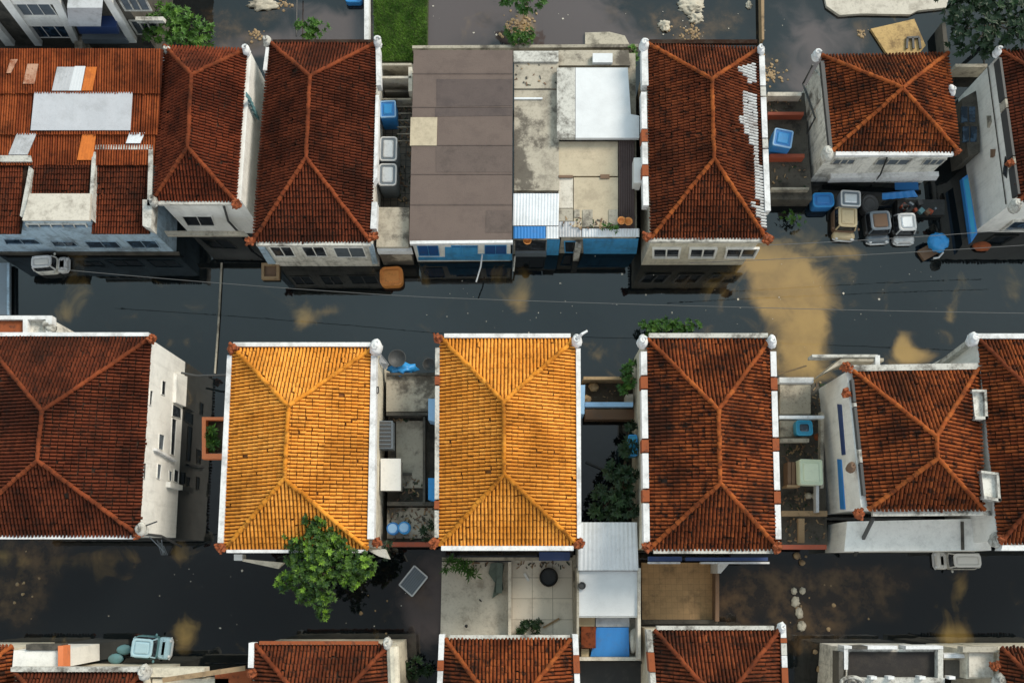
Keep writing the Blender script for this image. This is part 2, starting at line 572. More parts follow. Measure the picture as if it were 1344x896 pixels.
def window(parent, pl, quad, frame='white', pane='glass', fw=0.09, div=1, name='window', depth=0.06):
    """quad: TL TR BR BL photo points on the wall plane -> frame with pane sub-part"""
    P = [WP(x, y, pl) for x, y in quad]
    n = pl[1]
    c = sum(P, Vector()) / 4
    inn = []
    for i in range(4):
        a = (P[(i + 1) % 4] - P[i]).normalized(); b = (P[i - 1] - P[i]).normalized()
        inn.append(P[i] + (a + b) * fw)
    mb = MB()
    for i in range(4):
        j = (i + 1) % 4
        f = [P[i], P[j], inn[j], inn[i]]
        mb.add([p + n * depth for p in f] + [p + n * 0.004 for p in f], [[0, 1, 2, 3], [0, 4, 5, 1], [2, 6, 7, 3], [1, 5, 6, 2], [3, 7, 4, 0]])
    for k in range(1, div):
        t = k / div
        a = inn[0] * (1 - t) + inn[1] * t; b = inn[3] * (1 - t) + inn[2] * t
        mb.bar(a + n * (depth * 0.8), b + n * (depth * 0.8), fw * 0.7, fw * 0.7)
    w = mb.build(name, frame, parent)
    pb = MB()
    pb.add([p + n * 0.018 for p in inn], [[0, 1, 2, 3]])
    pb.build('pane', pane, w)
    return w


def panel(parent, pl, quad, mat, name, thick=0.08, lift=0.003):
    P = [WP(x, y, pl) for x, y in quad]
    n = pl[1]; k = len(P)
    mb = MB()
    mb.add([p + n * (thick + lift) for p in P] + [p + n * lift for p in P], [list(range(k)), list(range(2 * k - 1, k - 1, -1))] + [[i, (i + 1) % k, k + (i + 1) % k, k + i] for i in range(k)])
    return mb.build(name, mat, parent)


def hip_house(label, eave, ridge, ze, rise, roof, cap, wall, ins=(0.3, 0.3, 0.3, 0.3), group=None, tw=0.21, z0=-0.6, name='tiled_house', wlabel=None):
    tw *= 0.92
    E = [W(x, y, ze) for x, y in eave]
    RN, RS = W(*ridge[0], ze + rise), W(*ridge[1], ze + rise)
    c = sum(E, Vector()) / 4
    root = thing(name, (c.x, c.y, 0), label, 'house', group)
    wq = inset_quad(E, ins)
    mb = MB()
    mb.prism([p + Vector((0, 0, -0.14)) for p in wq], z0)
    wl = mb.build('wall', wall, root)
    rb = MB()
    NW, NE, SE, SW = E
    same = (RN - RS).length < 0.3
    tile_slope(rb, SW, SE, [RS], tw)
    tile_slope(rb, NE, NW, [RN], tw)
    tile_slope(rb, SE, NE, [RS, RN] if not same else [RS], tw)
    tile_slope(rb, NW, SW, [RN, RS] if not same else [RN], tw)
    dn = Vector((0, 0, -0.03))
    lo = [p + dn for p in E]; bt = [p + Vector((0, 0, -0.17)) for p in E]
    rb.add(lo + [RN + dn, RS + dn] + bt, [[0, 4, 5, 3], [1, 2, 5, 4], [0, 1, 4], [2, 3, 5], [9, 8, 7, 6], [0, 6, 7, 1], [1, 7, 8, 2], [2, 8, 9, 3], [3, 9, 6, 0]], 1)
    rf = rb.build('roof', [roof, 'under_yellow' if 'yellow' in roof else 'under', 'tile_white'], root)
    cb = MB()
    up = Vector((0, 0, 0.06))
    for a, b in ((NW, RN), (NE, RN), (SE, RS), (SW, RS)):
        cap_line(cb, a + up, b + up)
    if not same: cap_line(cb, RN + up, RS + up)
    cb.build('ridge_cap', cap, rf)
    pls = {'N': plane_of(wq[0], wq[1]), 'E': plane_of(wq[1], wq[2]), 'S': plane_of(wq[2], wq[3]), 'W': plane_of(wq[3], wq[0])}
    return {'root': root, 'E': E, 'wq': wq, 'pl': pls, 'ze': ze, 'roof': rf, 'RN': RN, 'RS': RS}


def parapets(h, rects, mat='parapet', lift=0.22, depth=0.75, name='parapet'):
    for q in rects:
        mb = MB()
        if len(q) == 4 and not isinstance(q[0], tuple):
            mb.rect(*q, h['ze'] + lift, h['ze'] + lift - depth)
        else:
            mb.slab(q, h['ze'] + lift, h['ze'] + lift - depth)
        mb.build(name, mat, h['root'])


def strip_parts(h, p0, p1, w, cuts, mats, lift=0.22, depth=0.75):
    """side parapet from p0 to p1 (photo points on its centre line), broken into pieces at the fractions in cuts; mats alternate"""
    for i in range(len(cuts) - 1):
        a, b = cuts[i] + 0.004, cuts[i + 1] - 0.004
        m = mats[i % len(mats)]
        ww = w * (1.15 if m == 'terracotta' else 1.0)
        A = (p0[0] + (p1[0] - p0[0]) * a, p0[1] + (p1[1] - p0[1]) * a)
        B = (p0[0] + (p1[0] - p0[0]) * b, p0[1] + (p1[1] - p0[1]) * b)
        mb = MB()
        mb.slab([(A[0] - ww, A[1]), (A[0] + ww, A[1]), (B[0] + ww, B[1]), (B[0] - ww, B[1])], h['ze'] + lift + (0.05 if m == 'terracotta' else 0), h['ze'] + lift - depth)
        mb.build('parapet' if m != 'terracotta' else 'parapet_block', m, h['root'])


HG = 'hip roofed houses standing in the flood'

# ================================================================== SETTING: ground, water
gb = MB()
gb.add([Vector((x, y, -1.3)) for x, y in ((-600, -600), (600, -600), (600, 600), (-600, 600))], [[0, 1, 2, 3]])
tag(gb.build('ground', 'soil'), kind='structure')

TAN = [(688, 36, 16, 22, .75), (1120, 345, 40, 14, .35), (1022, 350, 34, 40, 1.0), (1040, 385, 42, 40, 1.1), (1062, 420, 26, 40, 0.9), (1045, 470, 34, 36, 1.1), (1005, 388, 22, 16, .7), (1185, 455, 15, 18, 1.0), (1205, 467, 22, 10, .9),
       (402, 414, 17, 14, .9), (430, 408, 12, 7, .6), (108, 388, 20, 26, .62), (85, 412, 18, 12, .5), (243, 836, 17, 24, .85), (1258, 832, 26, 17, .8), (1262, 770, 11, 22, .72),
       (683, 395, 10, 18, .7), (690, 375, 14, 22, .45), (1330, 385, 12, 22, .45), (1247, 412, 9, 9, .6), (985, 340, 20, 20, .5), (60, 738, 60, 14, .42), (200, 730, 90, 9, .3), (780, 455, 10, 18, .4),
       (560, 360, 12, 14, .25), (640, 362, 60, 16, .25), (930, 372, 40, 20, .28), (100, 330, 20, 15, .3), (1110, 330, 40, 8, .55), (660, 390, 24, 16, .3)]
BROWN = [(620, 364, 210, 15, .42), (930, 378, 80, 14, .5), (150, 372, 130, 12, .35), (820, 20, 60, 30, .5), (950, 30, 40, 40, .6), (290, 20, 40, 20, .5), (1090, 785, 105, 44, .8), (1000, 770, 55, 30, .7), (965, 800, 30, 30, .6), (25, 780, 50, 60, .85), (60, 720, 70, 22, .6), (470, 780, 55, 35, .4), (1150, 760, 60, 20, .5), (1060, 840, 40, 30, .6),
         (560, 760, 40, 60, .45), (350, 790, 30, 20, .25), (885, 45, 30, 30, .8), (1010, 90, 26, 26, .8), (350, 20, 22, 14, .7), (640, 28, 30, 20, .4), (330, 55, 26, 16, .8), (290, 45, 18, 20, .7), (1130, 40, 20, 26, .6)]  # faint blob at top centre paints a tree's dark reflection among the mud
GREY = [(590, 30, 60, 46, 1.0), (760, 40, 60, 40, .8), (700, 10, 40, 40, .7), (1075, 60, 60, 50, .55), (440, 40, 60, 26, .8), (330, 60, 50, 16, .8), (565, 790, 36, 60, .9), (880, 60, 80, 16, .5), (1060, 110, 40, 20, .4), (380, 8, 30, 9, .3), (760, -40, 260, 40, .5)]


def blob_field(blobs, cx):
    out = []
    for bx, by, rx, ry, a in blobs:
        c = W(bx, by); sx = mpp(bx, by)
        sy = (W(bx, by + 1) - c).length
        out.append((c.x, c.y, rx * sx, ry * sy, a))
    return out


def axis(lo, hi, st, ext):
    fine = [lo + i * st for i in range(int((hi - lo) / st) + 1)]
    return [-ext, -ext / 2, lo - 30, lo - 6] + fine + [fine[-1] + 6, fine[-1] + 30, ext / 2, ext]


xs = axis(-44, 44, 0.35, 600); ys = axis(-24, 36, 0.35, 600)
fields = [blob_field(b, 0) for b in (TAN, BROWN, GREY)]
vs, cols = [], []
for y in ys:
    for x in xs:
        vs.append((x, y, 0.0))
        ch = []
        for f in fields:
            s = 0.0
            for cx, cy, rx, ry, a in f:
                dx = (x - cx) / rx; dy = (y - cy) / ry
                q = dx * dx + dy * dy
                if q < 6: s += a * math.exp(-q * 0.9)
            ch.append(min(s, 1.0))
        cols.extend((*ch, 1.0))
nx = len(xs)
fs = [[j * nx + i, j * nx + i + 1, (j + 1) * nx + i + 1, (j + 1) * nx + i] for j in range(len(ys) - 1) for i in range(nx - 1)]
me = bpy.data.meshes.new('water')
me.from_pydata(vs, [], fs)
ca = me.color_attributes.new('silt_and_reflection', 'FLOAT_COLOR', 'POINT')
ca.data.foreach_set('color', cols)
wm, nt, b = nodes_of('flood_water')
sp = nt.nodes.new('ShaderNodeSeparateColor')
nt.links.new(attr(nt, 'silt_and_reflection').outputs['Color'], sp.inputs[0])
p = pos(nt)


def silt_and_reflection(ch, lo, hi, sc, k, det=5, ro=0.5):
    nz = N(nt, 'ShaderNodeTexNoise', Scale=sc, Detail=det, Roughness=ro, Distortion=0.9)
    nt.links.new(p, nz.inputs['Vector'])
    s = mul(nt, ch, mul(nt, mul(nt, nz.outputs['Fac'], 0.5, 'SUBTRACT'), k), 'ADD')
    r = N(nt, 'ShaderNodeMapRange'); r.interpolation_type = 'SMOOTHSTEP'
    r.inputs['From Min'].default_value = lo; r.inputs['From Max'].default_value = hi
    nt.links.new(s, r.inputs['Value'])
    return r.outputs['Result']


c = mix(nt, tex(nt, p, 0.12, 4, 0.6), (0.0035, 0.0058, 0.007), (0.0055, 0.0075, 0.0085))
c = mix(nt, mul(nt, silt_and_reflection(sp.outputs[2], 0.2, 0.6, 0.5, 0.7), 0.9), c, (0.095, 0.072, 0.068))
bt = mix(nt, tex(nt, p, 0.8, 6, 0.62, 0.4, 0.7), (0.022, 0.015, 0.010), (0.13, 0.078, 0.036))
c = mix(nt, mul(nt, silt_and_reflection(sp.outputs[1], 0.25, 0.95, 0.6, 1.1, 6, .58), 0.85), c, bt)
tt = mix(nt, tex(nt, p, 0.5, 4, 0.55, 0.35, 0.7), (0.44, 0.275, 0.085), (0.33, 0.205, 0.065))
c = mix(nt, mul(nt, silt_and_reflection(sp.outputs[0], 0.16, 1.05, 0.45, 1.7, 6, 0.55), 0.76), c, tt)
nt.links.new(c, b.inputs['Base Color'])
b.inputs['Roughness'].default_value = 0.02
b.inputs['IOR'].default_value = 1.58
rp = N(nt, 'ShaderNodeTexNoise', Scale=0.9, Detail=4, Distortion=0.8)
nt.links.new(p, rp.inputs['Vector'])
bump(nt, b, rp.outputs['Fac'], 0.10, 0.03)
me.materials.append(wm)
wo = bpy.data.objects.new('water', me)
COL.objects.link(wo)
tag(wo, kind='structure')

# ================================================================== NORTH ROW
# ---- long low house with sheet patches, far left
Z = 5.6
root = thing('terrace_house', W(100, 200, 0), 'long rusty roofed terrace with white roof sheets and pale blue front', 'house')
mb = MB(); mb.slab([(-60, 70), (212, 70), (205, 200), (-60, 200)], 5.55, -0.6)
mb.slab([(-60, 196), (200, 196), (196, 299), (-60, 299)], 4.95, -0.6)
mb.build('wall', 'blue_pale', root)


def bilin_tiles(mb, q, w=0.16, r=0.33, mi=0):
    E0, E1, R1, R0 = q
    tile_slope(mb, E0, E1, [R0 + (E0 - E0), R1], w, r, 0.035, mi, [(f, h * 0.8) for f, h in PROF])


def quadz(pxz):
    return [W(x, y, z) for x, y, z in pxz]


bands = [[(-60, 122, 6.5), (210, 122, 6.5), (213, 64, 7.0), (-60, 64, 7.0)],
         [(-60, 176, 6.15), (207, 176, 6.15), (210, 120, 6.42), (-60, 120, 6.42)],
         [(-60, 216, 5.8), (203, 216, 5.8), (207, 174, 6.08), (-60, 174, 6.08)]]
for bd, nm in zip(bands, ('a', 'b', 'c')):
    rb = MB(); q = quadz(bd)
    bilin_tiles(rb, q, 0.15, 3.2)
    dn = Vector((0, 0, -.05))
    rb.add([p + dn for p in q] + [p + dn * 4 for p in q], [[0, 1, 2, 3], [4, 5, 1, 0], [5, 6, 2, 1], [6, 7, 3, 2], [7, 4, 0, 3]], 1)
    rb.build('roof_band', ['roof_sheetrust', 'roof_dark'], root)


def patch(root, band, quadpx, mat, lift, nu, name='roof_sheet'):
    """sheet lying on a roof plane, outline read on that plane"""
    q = quadz(band) if not isinstance(band[0], Vector) else band
    n = (q[1] - q[0]).cross(q[3] - q[0]).normalized()
    if n.z < 0: n = -n
    P = q[0] + n * lift
    pts = []
    for x, y in quadpx:
        d = ray(x, y)
        pts.append(CAM + d * ((P - CAM).dot(n) / d.dot(n)))
    mb = MB(); sheet(mb, pts, nu, 2, 0.008)
    return mb.build(name, mat, root)


patch(root, bands[0], [(68, 119), (90, 119), (99, 88), (75, 88)], 'sheet_grey', .14, 10)
patch(root, bands[0], [(90, 119), (106, 119), (112, 87), (98, 87)], 'sheet_bright', .15, 8)
patch(root, bands[0], [(107, 119), (121, 119), (127, 88), (113, 88)], 'sheet_orange', .14, 8)
patch(root, bands[0], [(8, 96), (14, 96), (23, 78), (14, 78)], 'sheet_faded', .13, 6)
patch(root, bands[0], [(30, 110), (45, 110), (50, 84), (36, 84)], 'sheet_faded', .13, 8)
patch(root, bands[1], [(40, 171), (171, 171), (174, 121), (45, 121)], 'sheet_pale', .16, 12)
patch(root, bands[2], [(11, 203), (36, 203), (48, 175), (22, 175)], 'sheet_grey', .14, 12)
patch(root, bands[2], [(101, 210), (121, 210), (126, 176), (108, 176)], 'sheet_orange', .14, 10)
patch(root, bands[2], [(165, 188), (184, 188), (190, 174), (170, 174)], 'sheet_white', .14, 8)
low = [[(-60, 306, 5.2), (26, 306, 5.2), (36, 210, 5.7), (-60, 210, 5.7)], [(34, 258, 5.6), (116, 258, 5.6), (120, 214, 5.8), (44, 214, 5.8)], [(120, 306, 5.2), (196, 306, 5.2), (195, 200, 5.75), (128, 200, 5.75)]]
for bd in low:
    rb = MB(); q = quadz(bd); bilin_tiles(rb, q)
    dn = Vector((0, 0, -.05))
    rb.add([p + dn for p in q] + [p + dn * 4 for p in q], [[0, 1, 2, 3], [4, 5, 1, 0], [5, 6, 2, 1], [6, 7, 3, 2], [7, 4, 0, 3]], 1)
    rb.build('lower_roof', ['roof_dark', 'under'], root)
for q in ([(26, 283), (31, 287), (43, 222), (38, 218)], [(116, 285), (120, 288), (126, 200), (121, 197)], [(124, 190), (200, 190), (200, 196), (124, 196)], [(195, 195), (201, 195), (199, 270), (193, 270)], [(187, 262), (200, 262), (198, 300), (187, 296)], [(0, 204), (40, 204), (42, 212), (0, 212)]):
    mb = MB(); mb.slab(q, 6.0, 5.0); mb.build('parapet', 'parapet_dirty', root)
mb = MB(); mb.slab([(31, 287.5), (115, 287.5), (117, 262), (38, 262)], 6.1, 3.3); mb.build('bay_wall', 'blue_pale', root)
mb = MB(); q = quadz([(29, 289, 6.3), (117, 289, 6.3), (119, 254, 6.35), (39, 254, 6.35)]); mb.prism(q, 6.1)
mb.build('canopy_slab', 'conc_pale', root)
pl = plane_of(W(0, 306, 5.2), W(196, 306, 5.2)); pl = (pl[0] + pl[1] * 0.0, pl[1])
sw = plane_of(W(-60, 299, 4.95), W(196, 299, 4.95))
panel(root, sw, [(0, 330), (235, 330), (240, 343), (0, 343)], 'conc_dark', 'plinth', 0.10)
for q in ([(4, 313), (46, 313), (56, 320), (8, 320)], [(66, 316), (96, 316), (104, 323), (72, 323)], [(110, 316), (152, 316), (161, 325), (118, 325)], [(164, 315), (204, 315), (211, 325), (174, 325)]):
    window(root, sw, q, 'blue_pale', 'glass_blue', 0.04, 2)
bay = plane_of(W(31, 287.5, 6.1), W(115, 287.5, 6.1))
window(root, bay, [(33, 292), (113, 292), (123, 308), (46, 308)], 'white_dirty', 'glass_blue', 0.07, 5, name='bay_window', depth=0.12)

# ---- house two, red hip roof with white lower front
h = hip_house('slim red hip roofed house with small black window under its eave', [(217, 62), (323, 66), (309, 264), (203, 262)], [(252, 99), (247, 194)], 6.0, 1.9, 'roof_red', 'cap_red', 'white', (0.1, -0.28, 0.1, 0.1), HG, 0.2)
rt = h['root']
window(rt, h['pl']['S'], [(238, 283), (278, 283), (283, 296), (246, 296)], 'white', 'glass', 0.05, 2)
mb = MB(); mb.slab([(215, 303), (320, 303), (326, 309), (219, 309)], 3.4, 3.15); mb.build('canopy_slab', 'conc', rt)
panel(rt, h['pl']['S'], [(232, 312), (333, 312), (341, 338), (246, 338)], 'conc_dark', 'shopfront', 0.05)
for q in ([(246, 315), (280, 315), (292, 333), (258, 333)], [(288, 315), (322, 315), (332, 333), (300, 333)]):
    window(rt, h['pl']['S'], q, 'parapet_dirty', 'glass', 0.10, 2, name='shop_window', depth=0.12)
ornament(rt, 322, 64, 6.4, 'parapet', .33, 1.0); ornament(rt, 219, 65, 6.3, 'parapet_dirty', .3, 2.0)
ornament(rt, 309, 268, 6.3, 'terracotta', .42, 0.3); ornament(rt, 200, 262, 6.3, 'parapet_dirty', .35, 1.3)
mb = MB(); mb.rect(207, 264, 306, 268, 6.05, 5.8); mb.build('gutter', 'parapet_dirty', rt)
mb = MB(); mb.tube([WP(293, 262, h['pl']['S']) + h['pl']['S'][1] * .2, WP(300, 285, h['pl']['S']) + h['pl']['S'][1] * .25, WP(318, 306, h['pl']['S']) + h['pl']['S'][1] * .2], 0.07); mb.build('drain_pipe', 'iron', rt)
# blue laundry on east wall
lb = MB()
for k in range(5):
    a = WP(321 + k * 2.6, 121 + k * 6, h['pl']['E']) + h['pl']['E'][1] * 0.12
    lb.add([a, a + Vector((0, -.28, 0)), a + Vector((.12, -.3, -.75)), a + Vector((.1, -.02, -.8)), a + Vector((-.05, 0, 0)), a + Vector((-.05, -.28, 0)), a + Vector((.07, -.3, -.75)), a + Vector((.05, -.02, -.8))], [[0, 1, 2, 3], [7, 6, 5, 4], [0, 4, 5, 1], [1, 5, 6, 2], [2, 6, 7, 3], [3, 7, 4, 0]])
tag(lb.build('hanging_laundry', 'teal'), 'blue laundry row hanging on the white side wall of the slim house', 'laundry')

# ---- house three
h = hip_house('dark red hip roofed house beside the brown flat roof, terracotta ridge', [(354, 56), (494, 57), (486, 317), (333, 317)], [(407, 101), (402, 207)], 5.3, 1.9, 'roof_dark', 'cap_red', 'white_dirty', (0.1, 0.1, 0.15, 0.15), HG, 0.2)
rt = h['root']
for q, pn in (([(352, 323), (382, 323), (389, 336), (361, 336)], 'glass'), ([(394, 323), (425, 323), (431, 336), (402, 336)], 'glass'), ([(436, 324), (477, 324), (482, 337), (442, 337)], 'curtain')):
    window(rt, h['pl']['S'], q, 'white', pn, 0.07, 2)
panel(rt, h['pl']['S'], [(337, 319), (345, 319), (362, 344), (352, 344)], 'blue_pale', 'pilaster', .12)
panel(rt, h['pl']['S'], [(484, 320), (490, 320), (496, 344), (489, 344)], 'blue_pale', 'pilaster', .12)
ornament(rt, 495, 53, 5.8, 'parapet', .36, 0.2); ornament(rt, 350, 52, 5.7, 'parapet_dirty', .36, 2.2)
ornament(rt, 328, 315, 5.5, 'terracotta', .42, 1.3); ornament(rt, 489, 310, 5.5, 'terracotta', .42, 2.6)
parapets(h, [[(349, 62), (353, 62), (350, 92), (345, 92)], [(493, 62), (499, 62), (500, 112), (494, 112)], [(493, 125), (497, 125), (495, 232), (490, 240)], [(488, 265), (495, 265), (494, 300), (486, 300)]])
mb = MB(); mb.rect(336, 317, 486, 322, 5.35, 5.1); mb.build('gutter', 'parapet_dirty', rt)
mb = MB(); mb.rect(358, 52, 490, 56, 5.45, 5.2); mb.build('gutter', 'under', rt)

# ---- brown flat roof building
root = thing('flat_roof_building', W(606, 200, 0), 'low building with big brown felt roof and white and blue front', 'building')
zt = 4.3
FQ = [(543, 66), (673, 66), (672, 317), (537, 318)]
mb = MB(); mb.slab([(545, 68), (671, 68), (670, 315), (540, 316)], zt - .2, -.6); mb.build('wall', 'white', root)
mb = MB(); mb.slab(FQ, zt, zt - .22); mb.build('roof', 'felt', root)
for i, y in enumerate((96, 140, 190, 228, 268)):
    mb = MB(); mb.slab([(541 - i * .7, y), (672.5, y), (672.4, y + 1.1), (541 - i * .7, y + 1.1)], zt + .03, zt - .05); mb.build('roof_seam', 'felt_edge', root)
for q in ([(573, 104), (672, 104), (672, 139), (573, 140)], [(571, 142), (672, 141), (672, 152), (571, 153)], [(572, 192), (672, 192), (672, 226), (572, 226)], [(638, 276), (672, 276), (672, 305), (637, 305)]):
    mb = MB(); mb.slab(q, zt + .015, zt - .05); mb.build('roof_patch', 'felt_dark' if q[0][1] < 150 else 'felt_edge', root)
mb = MB(); mb.slab([(539, 154), (574, 154), (573, 191), (538, 191)], zt + .05, zt - .04); mb.build('roof_board', 'conc_beige', root, label='square beige board')
fp = plane_of(W(540, 316, zt - .2), W(670, 315, zt - .2))
panel(root, fp, [(584, 324), (627, 324), (627, 333), (672, 333), (672, 341), (549, 341), (549, 337), (584, 337)], 'blue_wall', 'dado', .03)
window(root, fp, [(547, 321), (575, 321), (577, 335), (550, 335)], 'blue_wall', 'glass_navy', .04, 2)
window(root, fp, [(592, 322), (627, 322), (627, 335), (594, 335)], 'blue_wall', 'glass_navy', .05, 3)
window(root, fp, [(636, 321), (665, 321), (665, 335), (636, 335)], 'blue_wall', 'glass_navy', .04, 2)
mb = MB(); mb.slab([(538, 316), (673, 315), (673, 318.5), (538, 320)], zt + .02, zt - .35); mb.build('fascia', 'parapet', root)

# ---- concrete roofed buildings
root = thing('concrete_building', W(704, 200, 0), 'narrow building with stained concrete roof and white sheeted front', 'building')
mb = MB(); mb.slab([(675, 70), (735, 70), (735, 310), (674, 310)], 3.55, -.6); mb.build('wall', 'parapet_dirty', root)
for q, z, m_, nm in (([(674, 67), (733, 67), (733, 81), (674, 81)], 4.25, 'parapet_dirty', 'roof_slab'), ([(675, 83), (733, 83), (733, 116), (675, 116)], 4.1, 'conc_stained', 'roof_slab'), ([(675, 118), (733, 118), (734, 250), (675, 250)], 4.0, 'conc_stained', 'roof_slab')):
    mb = MB(); mb.slab(q, z, z - .3); mb.build(nm, m_, root)
mb = MB(); mb.slab([(675, 128), (712, 128), (712, 130), (675, 130)], 4.1, 3.95); mb.build('roof_pipe', 'sheet_white', root)
mb = MB(); sheet(mb, quadz([(673, 296, 4.0), (733, 296, 4.0), (734, 254, 4.3), (674, 254, 4.3)]), 30, 2, .03); mb.build('sheet_roof', 'sheet_white', root)
mb = MB(); sheet(mb, quadz([(674, 313, 3.8), (716, 313, 3.8), (716, 297, 3.95), (674, 297, 3.95)]), 20, 2, .03); mb.build('blue_sheet_roof', 'blue', root)
mb = MB(); sheet(mb, quadz([(717, 313, 3.8), (733, 313, 3.8), (733, 297, 3.95), (717, 297, 3.95)]), 8, 2, .03); mb.build('sheet_roof', 'sheet_white', root)
fp = plane_of(W(674, 310, 3.55), W(735, 310, 3.55))
panel(root, fp, [(718, 314), (735, 314), (733, 334), (717, 334)], 'blue_wall', 'front_panel', .05)
panel(root, fp, [(676, 329), (717, 329), (717, 335), (676, 335)], 'grey_metal', 'sill', .15)
window(root, fp, [(676, 315), (717, 315), (716, 328), (676, 328)], 'iron', 'glass', .05, 2)

root = thing('concrete_building', W(785, 200, 0), 'building with big bright white roof slab and beige patched roof', 'building')
mb = MB(); mb.slab([(737, 70), (834, 70), (836, 309), (737, 309)], 3.45, -.6); mb.build('wall', 'conc', root)
for q, z, m_, nm in (([(733, 66), (825, 66), (827, 86), (733, 86)], 3.95, 'conc_stained', 'roof_slab'), ([(778, 70), (804, 70), (804, 82), (778, 82)], 4.3, 'sheet_bright', 'hatch'),
                     ([(731, 89), (755, 89), (755, 181), (731, 181)], 4.5, 'parapet_dirty', 'roof_slab'), ([(755.5, 89), (824, 89), (828, 150), (839, 152), (839, 181), (755.5, 181)], 4.5, 'sheet_bright', 'roof_slab'),
                     ([(733, 186), (811, 186), (811, 231), (733, 231)], 3.95, 'conc_beige', 'roof_slab'), ([(733, 233), (752, 233), (752, 273), (733, 273)], 3.93, 'conc_pale', 'roof_slab'), ([(753, 233), (811, 233), (811, 298), (753, 298)], 3.96, 'conc_beige', 'roof_slab'),
                     ([(733, 274), (752, 274), (752, 290), (733, 290)], 3.98, 'conc', 'roof_patch'), ([(754, 275), (761, 275), (761, 285), (754, 285)], 4.02, 'conc', 'roof_patch'), ([(765, 275), (778, 275), (778, 296), (765, 298)], 4.02, 'conc', 'roof_patch'), ([(799, 275), (811, 275), (811, 296), (799, 293)], 4.02, 'conc', 'roof_patch'),
                     ([(788, 229), (800, 229), (800, 234), (788, 234)], 4.05, 'brown', 'roof_patch'), ([(733, 230), (752, 230), (752, 233), (733, 233)], 4.05, 'brown', 'roof_patch')):
    mb = MB(); mb.slab(q, z, z - .3 if nm != 'roof_patch' else z - .1); mb.build(nm, m_, root)
mb = MB(); sheet(mb, quadz([(812, 300, 3.9), (833, 300, 3.9), (833, 185, 4.1), (812, 185, 4.1)]), 14, 2, .04); mb.build('brown_sheet_roof', 'sheet_brown', root)
mb = MB(); sheet(mb, quadz([(733, 311, 3.75), (763, 311, 3.75), (763, 291, 3.95), (733, 291, 3.95)]), 16, 2, .04); mb.build('sheet_roof', 'sheet_grey', root)
mb = MB(); sheet(mb, quadz([(764, 311, 3.75), (839, 311, 3.75), (839, 300, 3.9), (764, 300, 3.9)]), 40, 2, .05); mb.build('sheet_roof', 'sheet_white', root)
fp = plane_of(W(737, 309, 3.45), W(836, 309, 3.45))
panel(root, fp, [(765, 313), (838, 313), (835, 334), (766, 334)], 'blue_wall', 'front_panel', .04)
window(root, fp, [(775, 315), (826, 315), (824, 328), (776, 328)], 'blue_wall', 'glass', .05, 3)
window(root, fp, [(740, 316), (756, 316), (756, 331), (741, 331)], 'blue_wall', 'glass', .07, 1, name='door')
mb = MB(); a = fp[0]; mb.bar(WP(759, 314, fp) + fp[1] * .35, Vector((*(WP(759, 314, fp) + fp[1] * .35).xy, -.4)), .35, .35); mb.build('porch_post', 'parapet_dirty', root)

# ---- house with white panels on right slope
PAINT.extend([[W(x, y, 6.2) for x, y in q] for q in ([(965, 92), (994, 78), (996, 104), (984, 109)], [(974, 120), (998, 120), (1006, 294), (999, 285), (992, 240), (986, 190), (966, 155), (977, 152)], [(980, 257), (1006, 272), (1006, 298), (990, 274)])])
h = hip_house('rust hip roofed house with jagged patches of white tiles on its roof', [(850, 58), (996, 64), (1004, 312), (855, 312)], [(934, 105), (937, 209)], 5.6, 1.9, 'roof_rust', 'cap_orange', 'cream', (0.1, 0.1, 0.1, 0.1), HG, 0.2)
rt = h['root']
for q in ([(856, 324), (894, 324), (892, 337), (856, 337)], [(905, 324), (942, 324), (938, 337), (903, 337)], [(953, 324), (997, 324), (990, 337), (950, 337)]):
    window(rt, h['pl']['S'], q, 'white', 'glass', .12, 2, depth=.14)
ornament(rt, 846, 57, 6.0, 'parapet', .42, .4); ornament(rt, 999, 64, 6.0, 'parapet', .36, 1.4)
ornament(rt, 850, 310, 5.9, 'terracotta', .42, .9); ornament(rt, 1009, 313, 5.9, 'terracotta', .48, 1.9)
strip_parts(h, (846, 64), (847, 112), 4.2, [0, 1], ['parapet']); strip_parts(h, (845, 120), (848, 270), 3.6, [0, .33, .44, .64, .74, 1], ['parapet', 'terracotta'])
strip_parts(h, (1000, 72), (1009, 300), 3.6, [0, .18, .24, .48, .54, .9], ['parapet', 'parapet_dirty'])
mb = MB(); mb.rect(852, 312, 1003, 317, 5.65, 5.4); mb.build('gutter', 'parapet_dirty', rt)
mb = MB(); mb.rect(852, 52, 994, 57, 5.75, 5.5); mb.build('gutter', 'under', rt)
mb = MB(); mb.rect(832, 207, 842, 240, 5.0, 3.8); mb.build('side_box', 'box_white', rt)

# ---- pyramid roofed house
h = hip_house('square house with rust pyramid roof and weathered white walls', [(1079, 74), (1243, 71), (1258, 200), (1093, 198)], [(1184, 116), (1184, 117)], 5.0, 1.9, 'roof_orange', 'cap_orange', 'white_dirty', (0.1, .25, .05, 0.02), HG, 0.22)
rt = h['root']
ornament(rt, 1073, 70, 5.4, 'parapet', .36, .1); ornament(rt, 1087, 200, 5.3, 'parapet_dirty', .5, 1.1); ornament(rt, 1257, 198, 5.2, 'terracotta', .3, 2.1); ornament(rt, 1250, 118, 5.2, 'parapet', .4, 2.8)
mb = MB(); mb.rect(1097, 199, 1252, 204, 5.1, 4.85); mb.build('gutter', 'parapet', rt)
mb = MB(); mb.slab([(1077, 80), (1082, 80), (1093, 196), (1089, 196)], 5.15, 4.8); mb.build('gutter', 'iron', rt)
sp_ = h['pl']['S']
for q in ([(1096, 208), (1125, 208), (1120, 215), (1090, 215)], [(1152, 208), (1198, 208), (1190, 216), (1146, 216)], [(1215, 208), (1243, 208), (1234, 216), (1208, 216)]):
    window(rt, sp_, q, 'parapet_dirty', 'curtain', .08, 3)
